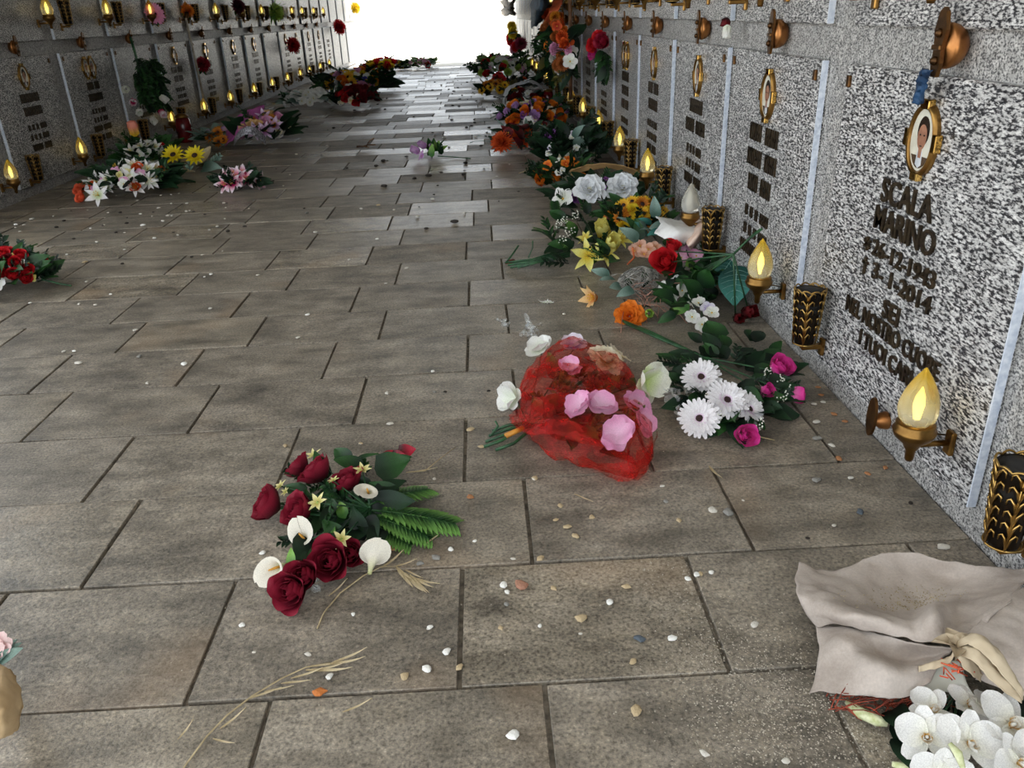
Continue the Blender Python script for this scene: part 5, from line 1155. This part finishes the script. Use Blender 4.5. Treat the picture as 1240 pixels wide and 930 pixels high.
# ------------------------------------------------------------------ pebbles
def me_pebble(sd, mat, flat):
    r = random.Random(sd); m = MB(); n, k = 9, 5; vs = []; ph = [r.uniform(.78, 1.22) for _ in range(n)]
    prof = [(.45, -.35), (.95, -.12), (1.0, .08), (.78, .34), (.40, .48)]
    m.lathe(prof, n, rmod=lambda a, u: ph[int(round(a / (2 * PI) * n)) % n])
    m.v = [(x, y * r.uniform(.72, .75), (z + .35) * flat) for x, y, z in m.v]
    me = m.mesh('pebble', mat)
    for p in me.polygons: p.use_smooth = False
    return me
PCOL = dict(W=('#d8d5cc', '#f2f0ea'), w=('#b8b2a6', '#d8d2c6'), t=('#a08c6c', '#c6b08a'), b=('#8a5a38', '#b07c50'), g=('#75726c', '#96938c'), G=('#3c424a', '#5c666e'), R=('#8a5c48', '#b0826a'), d=('#1c1814', '#3a3028'), o=('#a85c24', '#c87a3a'))
PNAME = dict(W='small white pebble lying on the paving', w='small off-white pebble lying on the paving', t='small tan pebble lying on the paving', b='small brown pebble lying on the paving', g='small grey pebble lying on the paving', G='small dark slate pebble lying on the paving', R='reddish stone chip, largest on the middle front slab', d='dark olive pit on the paving', o='orange-brown pebble beside the long dry twig')
PMAT = {k: noisy('pebble_' + k, a, c_, 90, .75) for k, (a, c_) in PCOL.items()}
PB = {k: [me_pebble(i * 7 + ord(k), PMAT[k], .8) for i in range(4)] for k in PCOL}
def pebble(px, py, k, s, pos=None):
    p = pos or at(px, py, 0); o = obj('olive_pit' if k == 'd' else 'pebble', rnd.choice(PB[k]))
    o.matrix_basis = Matrix.Translation((p.x, p.y, .0012)) @ Matrix.Rotation(rnd.random() * 6.3, 4, 'Z') @ Matrix.Diagonal((s, s, s, 1))
    tag(o, PNAME[k], 'pit' if k == 'd' else 'pebble', 'olive pits on the paving' if k == 'd' else ' '.join(PNAME[k].split(' ')[1:3]) + 's on the paving')
def peb(ox, oy, sc, lst):
    for x, y, k, s in lst: pebble(ox + x / sc, oy + y / sc, k, s * 1.3)
peb(480, 560, 2.5125, [(225, 110, 'b', .006), (420, 52, 'w', .006), (498, 135, 't', .006), (485, 178, 't', .005), (520, 200, 't', .007), (545, 228, 't', .007), (595, 170, 't', .006), (860, 180, 't', .006), (962, 150, 'w', .009), (1010, 158, 'g', .011), (820, 122, 'g', .006), (808, 75, 'w', .005), (165, 268, 'W', .006), (123, 295, 'g', .006), (70, 312, 'g', .005), (237, 242, 'W', .003), (438, 296, 't', .007), (355, 296, 'w', .004), (325, 377, 'W', .008), (337, 398, 'W', .005), (382, 380, 'R', .012), (478, 387, 't', .006), (335, 435, 'g', .005), (317, 507, 't', .005), (436, 500, 'W', .004), (562, 480, 't', .009), (700, 382, 't', .007), (650, 430, 'W', .007), (738, 540, 'G', .008), (840, 540, 'W', .007), (720, 610, 't', .006), (885, 358, 'W', .006), (912, 345, 'W', .006), (958, 338, 'W', .005), (925, 342, 't', .005), (1090, 498, 'w', .007), (152, 580, 'W', .007), (95, 633, 'W', .008), (25, 655, 't', .007), (192, 627, 't', .006), (100, 508, 'w', .004), (355, 835, 'W', .009), (728, 760, 't', .009), (937, 890, 'w', .006), (1185, 912, 'w', .005), (560, 524, 'w', .003), (1055, 118, 'w', .003)])
peb(940, 320, 2.583, [(118, 440, 'w', .006), (146, 434, 'w', .006), (125, 497, 'w', .008), (180, 472, 'b', .007), (128, 548, 'g', .009), (130, 388, 'b', .006), (173, 570, 'w', .007), (195, 612, 'b', .008), (232, 672, 'w', .006), (285, 658, 'b', .006), (125, 680, 'g', .009), (262, 778, 'G', .008), (420, 750, 'd', .005), (340, 640, 'b', .006), (180, 820, 'w', .004), (520, 890, 'w', .010), (98, 860, 'd', .004), (215, 495, 'b', .006), (140, 412, 'b', .006)])
peb(280, 520, 3.578, [(137, 540, 'W', .006), (190, 700, 'W', .003), (530, 805, 'W', .004), (860, 862, 'W', .005), (48, 852, 'W', .005), (700, 522, 'b', .008), (543, 578, 'w', .005), (818, 585, 'g', .006), (890, 562, 'g', .008), (1055, 487, 'W', .004), (1038, 297, 'b', .007), (560, 65, 'w', .004), (235, 75, 't', .006), (1085, 80, 't', .007), (880, 218, 'w', .004)])
peb(0, 700, 2.583, [(758, 150, 'W', .005), (964, 242, 'w', .005), (1030, 312, 'W', .006), (1000, 363, 'o', .009), (795, 235, 'w', .003)])
peb(0, 250, 3.875, [(x, y, 'w' if i % 3 else 'W', s) for i, (x, y, s) in enumerate([(75, 88, .010), (150, 62, .010), (660, 38, .008), (672, 92, .012), (745, 10, .008), (765, 72, .010), (725, 152, .009), (455, 170, .009), (585, 205, .006), (315, 228, .006), (490, 90, .008), (715, 48, .006), (805, 46, .006), (1055, 60, .006), (1060, 8, .006), (990, 322, .008), (1210, 325, .006), (950, 230, .006), (520, 415, .006), (372, 462, .007), (448, 465, .006), (142, 456, .006), (988, 482, .007), (635, 585, .008), (865, 745, .010), (370, 740, .010), (692, 833, .006), (350, 682, .006), (300, 684, .006), (408, 355, .007), (960, 333, .005), (1045, 212, .005), (585, 125, .005), (425, 105, .006), (983, 113, .006)])])
peb(0, 250, 3.875, [(400, 265, 't', .010), (655, 708, 'g', .008), (575, 272, 'd', .008), (300, 70, 'd', .01), (265, 100, 'd', .01), (1070, 120, 'd', .012), (1148, 98, 'd', .010), (280, 250, 'd', .008), (900, 240, 'd', .007), (595, 82, 'd', .01), (565, 32, 'd', .01), (545, 125, 'd', .008)])
peb(380, 300, 2.952, [(262, 523, 'w', .007), (273, 633, 'w', .007), (425, 445, 'W', .006), (432, 518, 'g', .005), (470, 518, 'd', .005), (168, 703, 't', .005), (625, 515, 'd', .005), (332, 75, 'w', .008), (895, 240, 'w', .007), (560, 655, 't', .009), (790, 828, 't', .007)])
peb(360, 180, 3.875, [(375, 427, 'W', .008), (565, 323, 'w', .011), (300, 285, 'w', .009), (455, 290, 'w', .009), (245, 525, 'w', .007), (415, 635, 'w', .005), (50, 783, 'W', .008), (5, 890, 'w', .006), (85, 395, 'w', .009), (45, 305, 'g', .01), (605, 380, 'd', .012), (740, 350, 'd', .02), (405, 62, 'd', .02), (675, 115, 'd', .012), (617, 132, 'd', .02), (407, 180, 'd', .018), (550, 145, 'd', .015), (780, 125, 'd', .015), (380, 268, 't', .01), (635, 240, 'w', .012), (785, 305, 'w', .008)])
rp = random.Random(5)
for i in range(110):
    y = rp.uniform(4.6, 14); x = rp.uniform(-1.6, .55) if rp.random() < .6 else rp.uniform(-.4, .5)
    pebble(0, 0, 'd' if rp.random() < .8 else 'w', rp.uniform(.008, .022) if y > 6 else rp.uniform(.006, .012), Vector((x, y, 0)))
for i in range(50):
    pebble(0, 0, rp.choice('dwww'), rp.uniform(.006, .011), Vector((rp.uniform(-2.7, -1.3), rp.uniform(4.2, 6.3), 0)))
# fine grit
gm = MB()
def grit(x, y, s):
    a = rp.random() * 6; vs = [(x + s * math.cos(a + k * 2.1), y + s * math.sin(a + k * 2.1), .0005) for k in range(3)] + [(x, y, s * .9)]
    gm.add(vs, [(0, 1, 3), (1, 2, 3), (2, 0, 3)], 0, smooth=False)
for i in range(5200):
    u = rp.random()
    if u < .62: x, y = rp.gauss(.46, .10), rp.gauss(.90, .10)
    elif u < .8: x, y = rp.gauss(.36, .05), rp.uniform(.8, 1.35)
    else: x, y = rp.uniform(-.8, .9), rp.uniform(.75, 3.2)
    if x < .93: grit(x, y, rp.uniform(.0006, .0021))
tag(obj('grit', gm.mesh('grit', noisy('grit', '#8c8272', '#c8c0b0', 40, .9))), 'fine pale grit strewn over the paving at lower right', 'grit', kind='stuff')
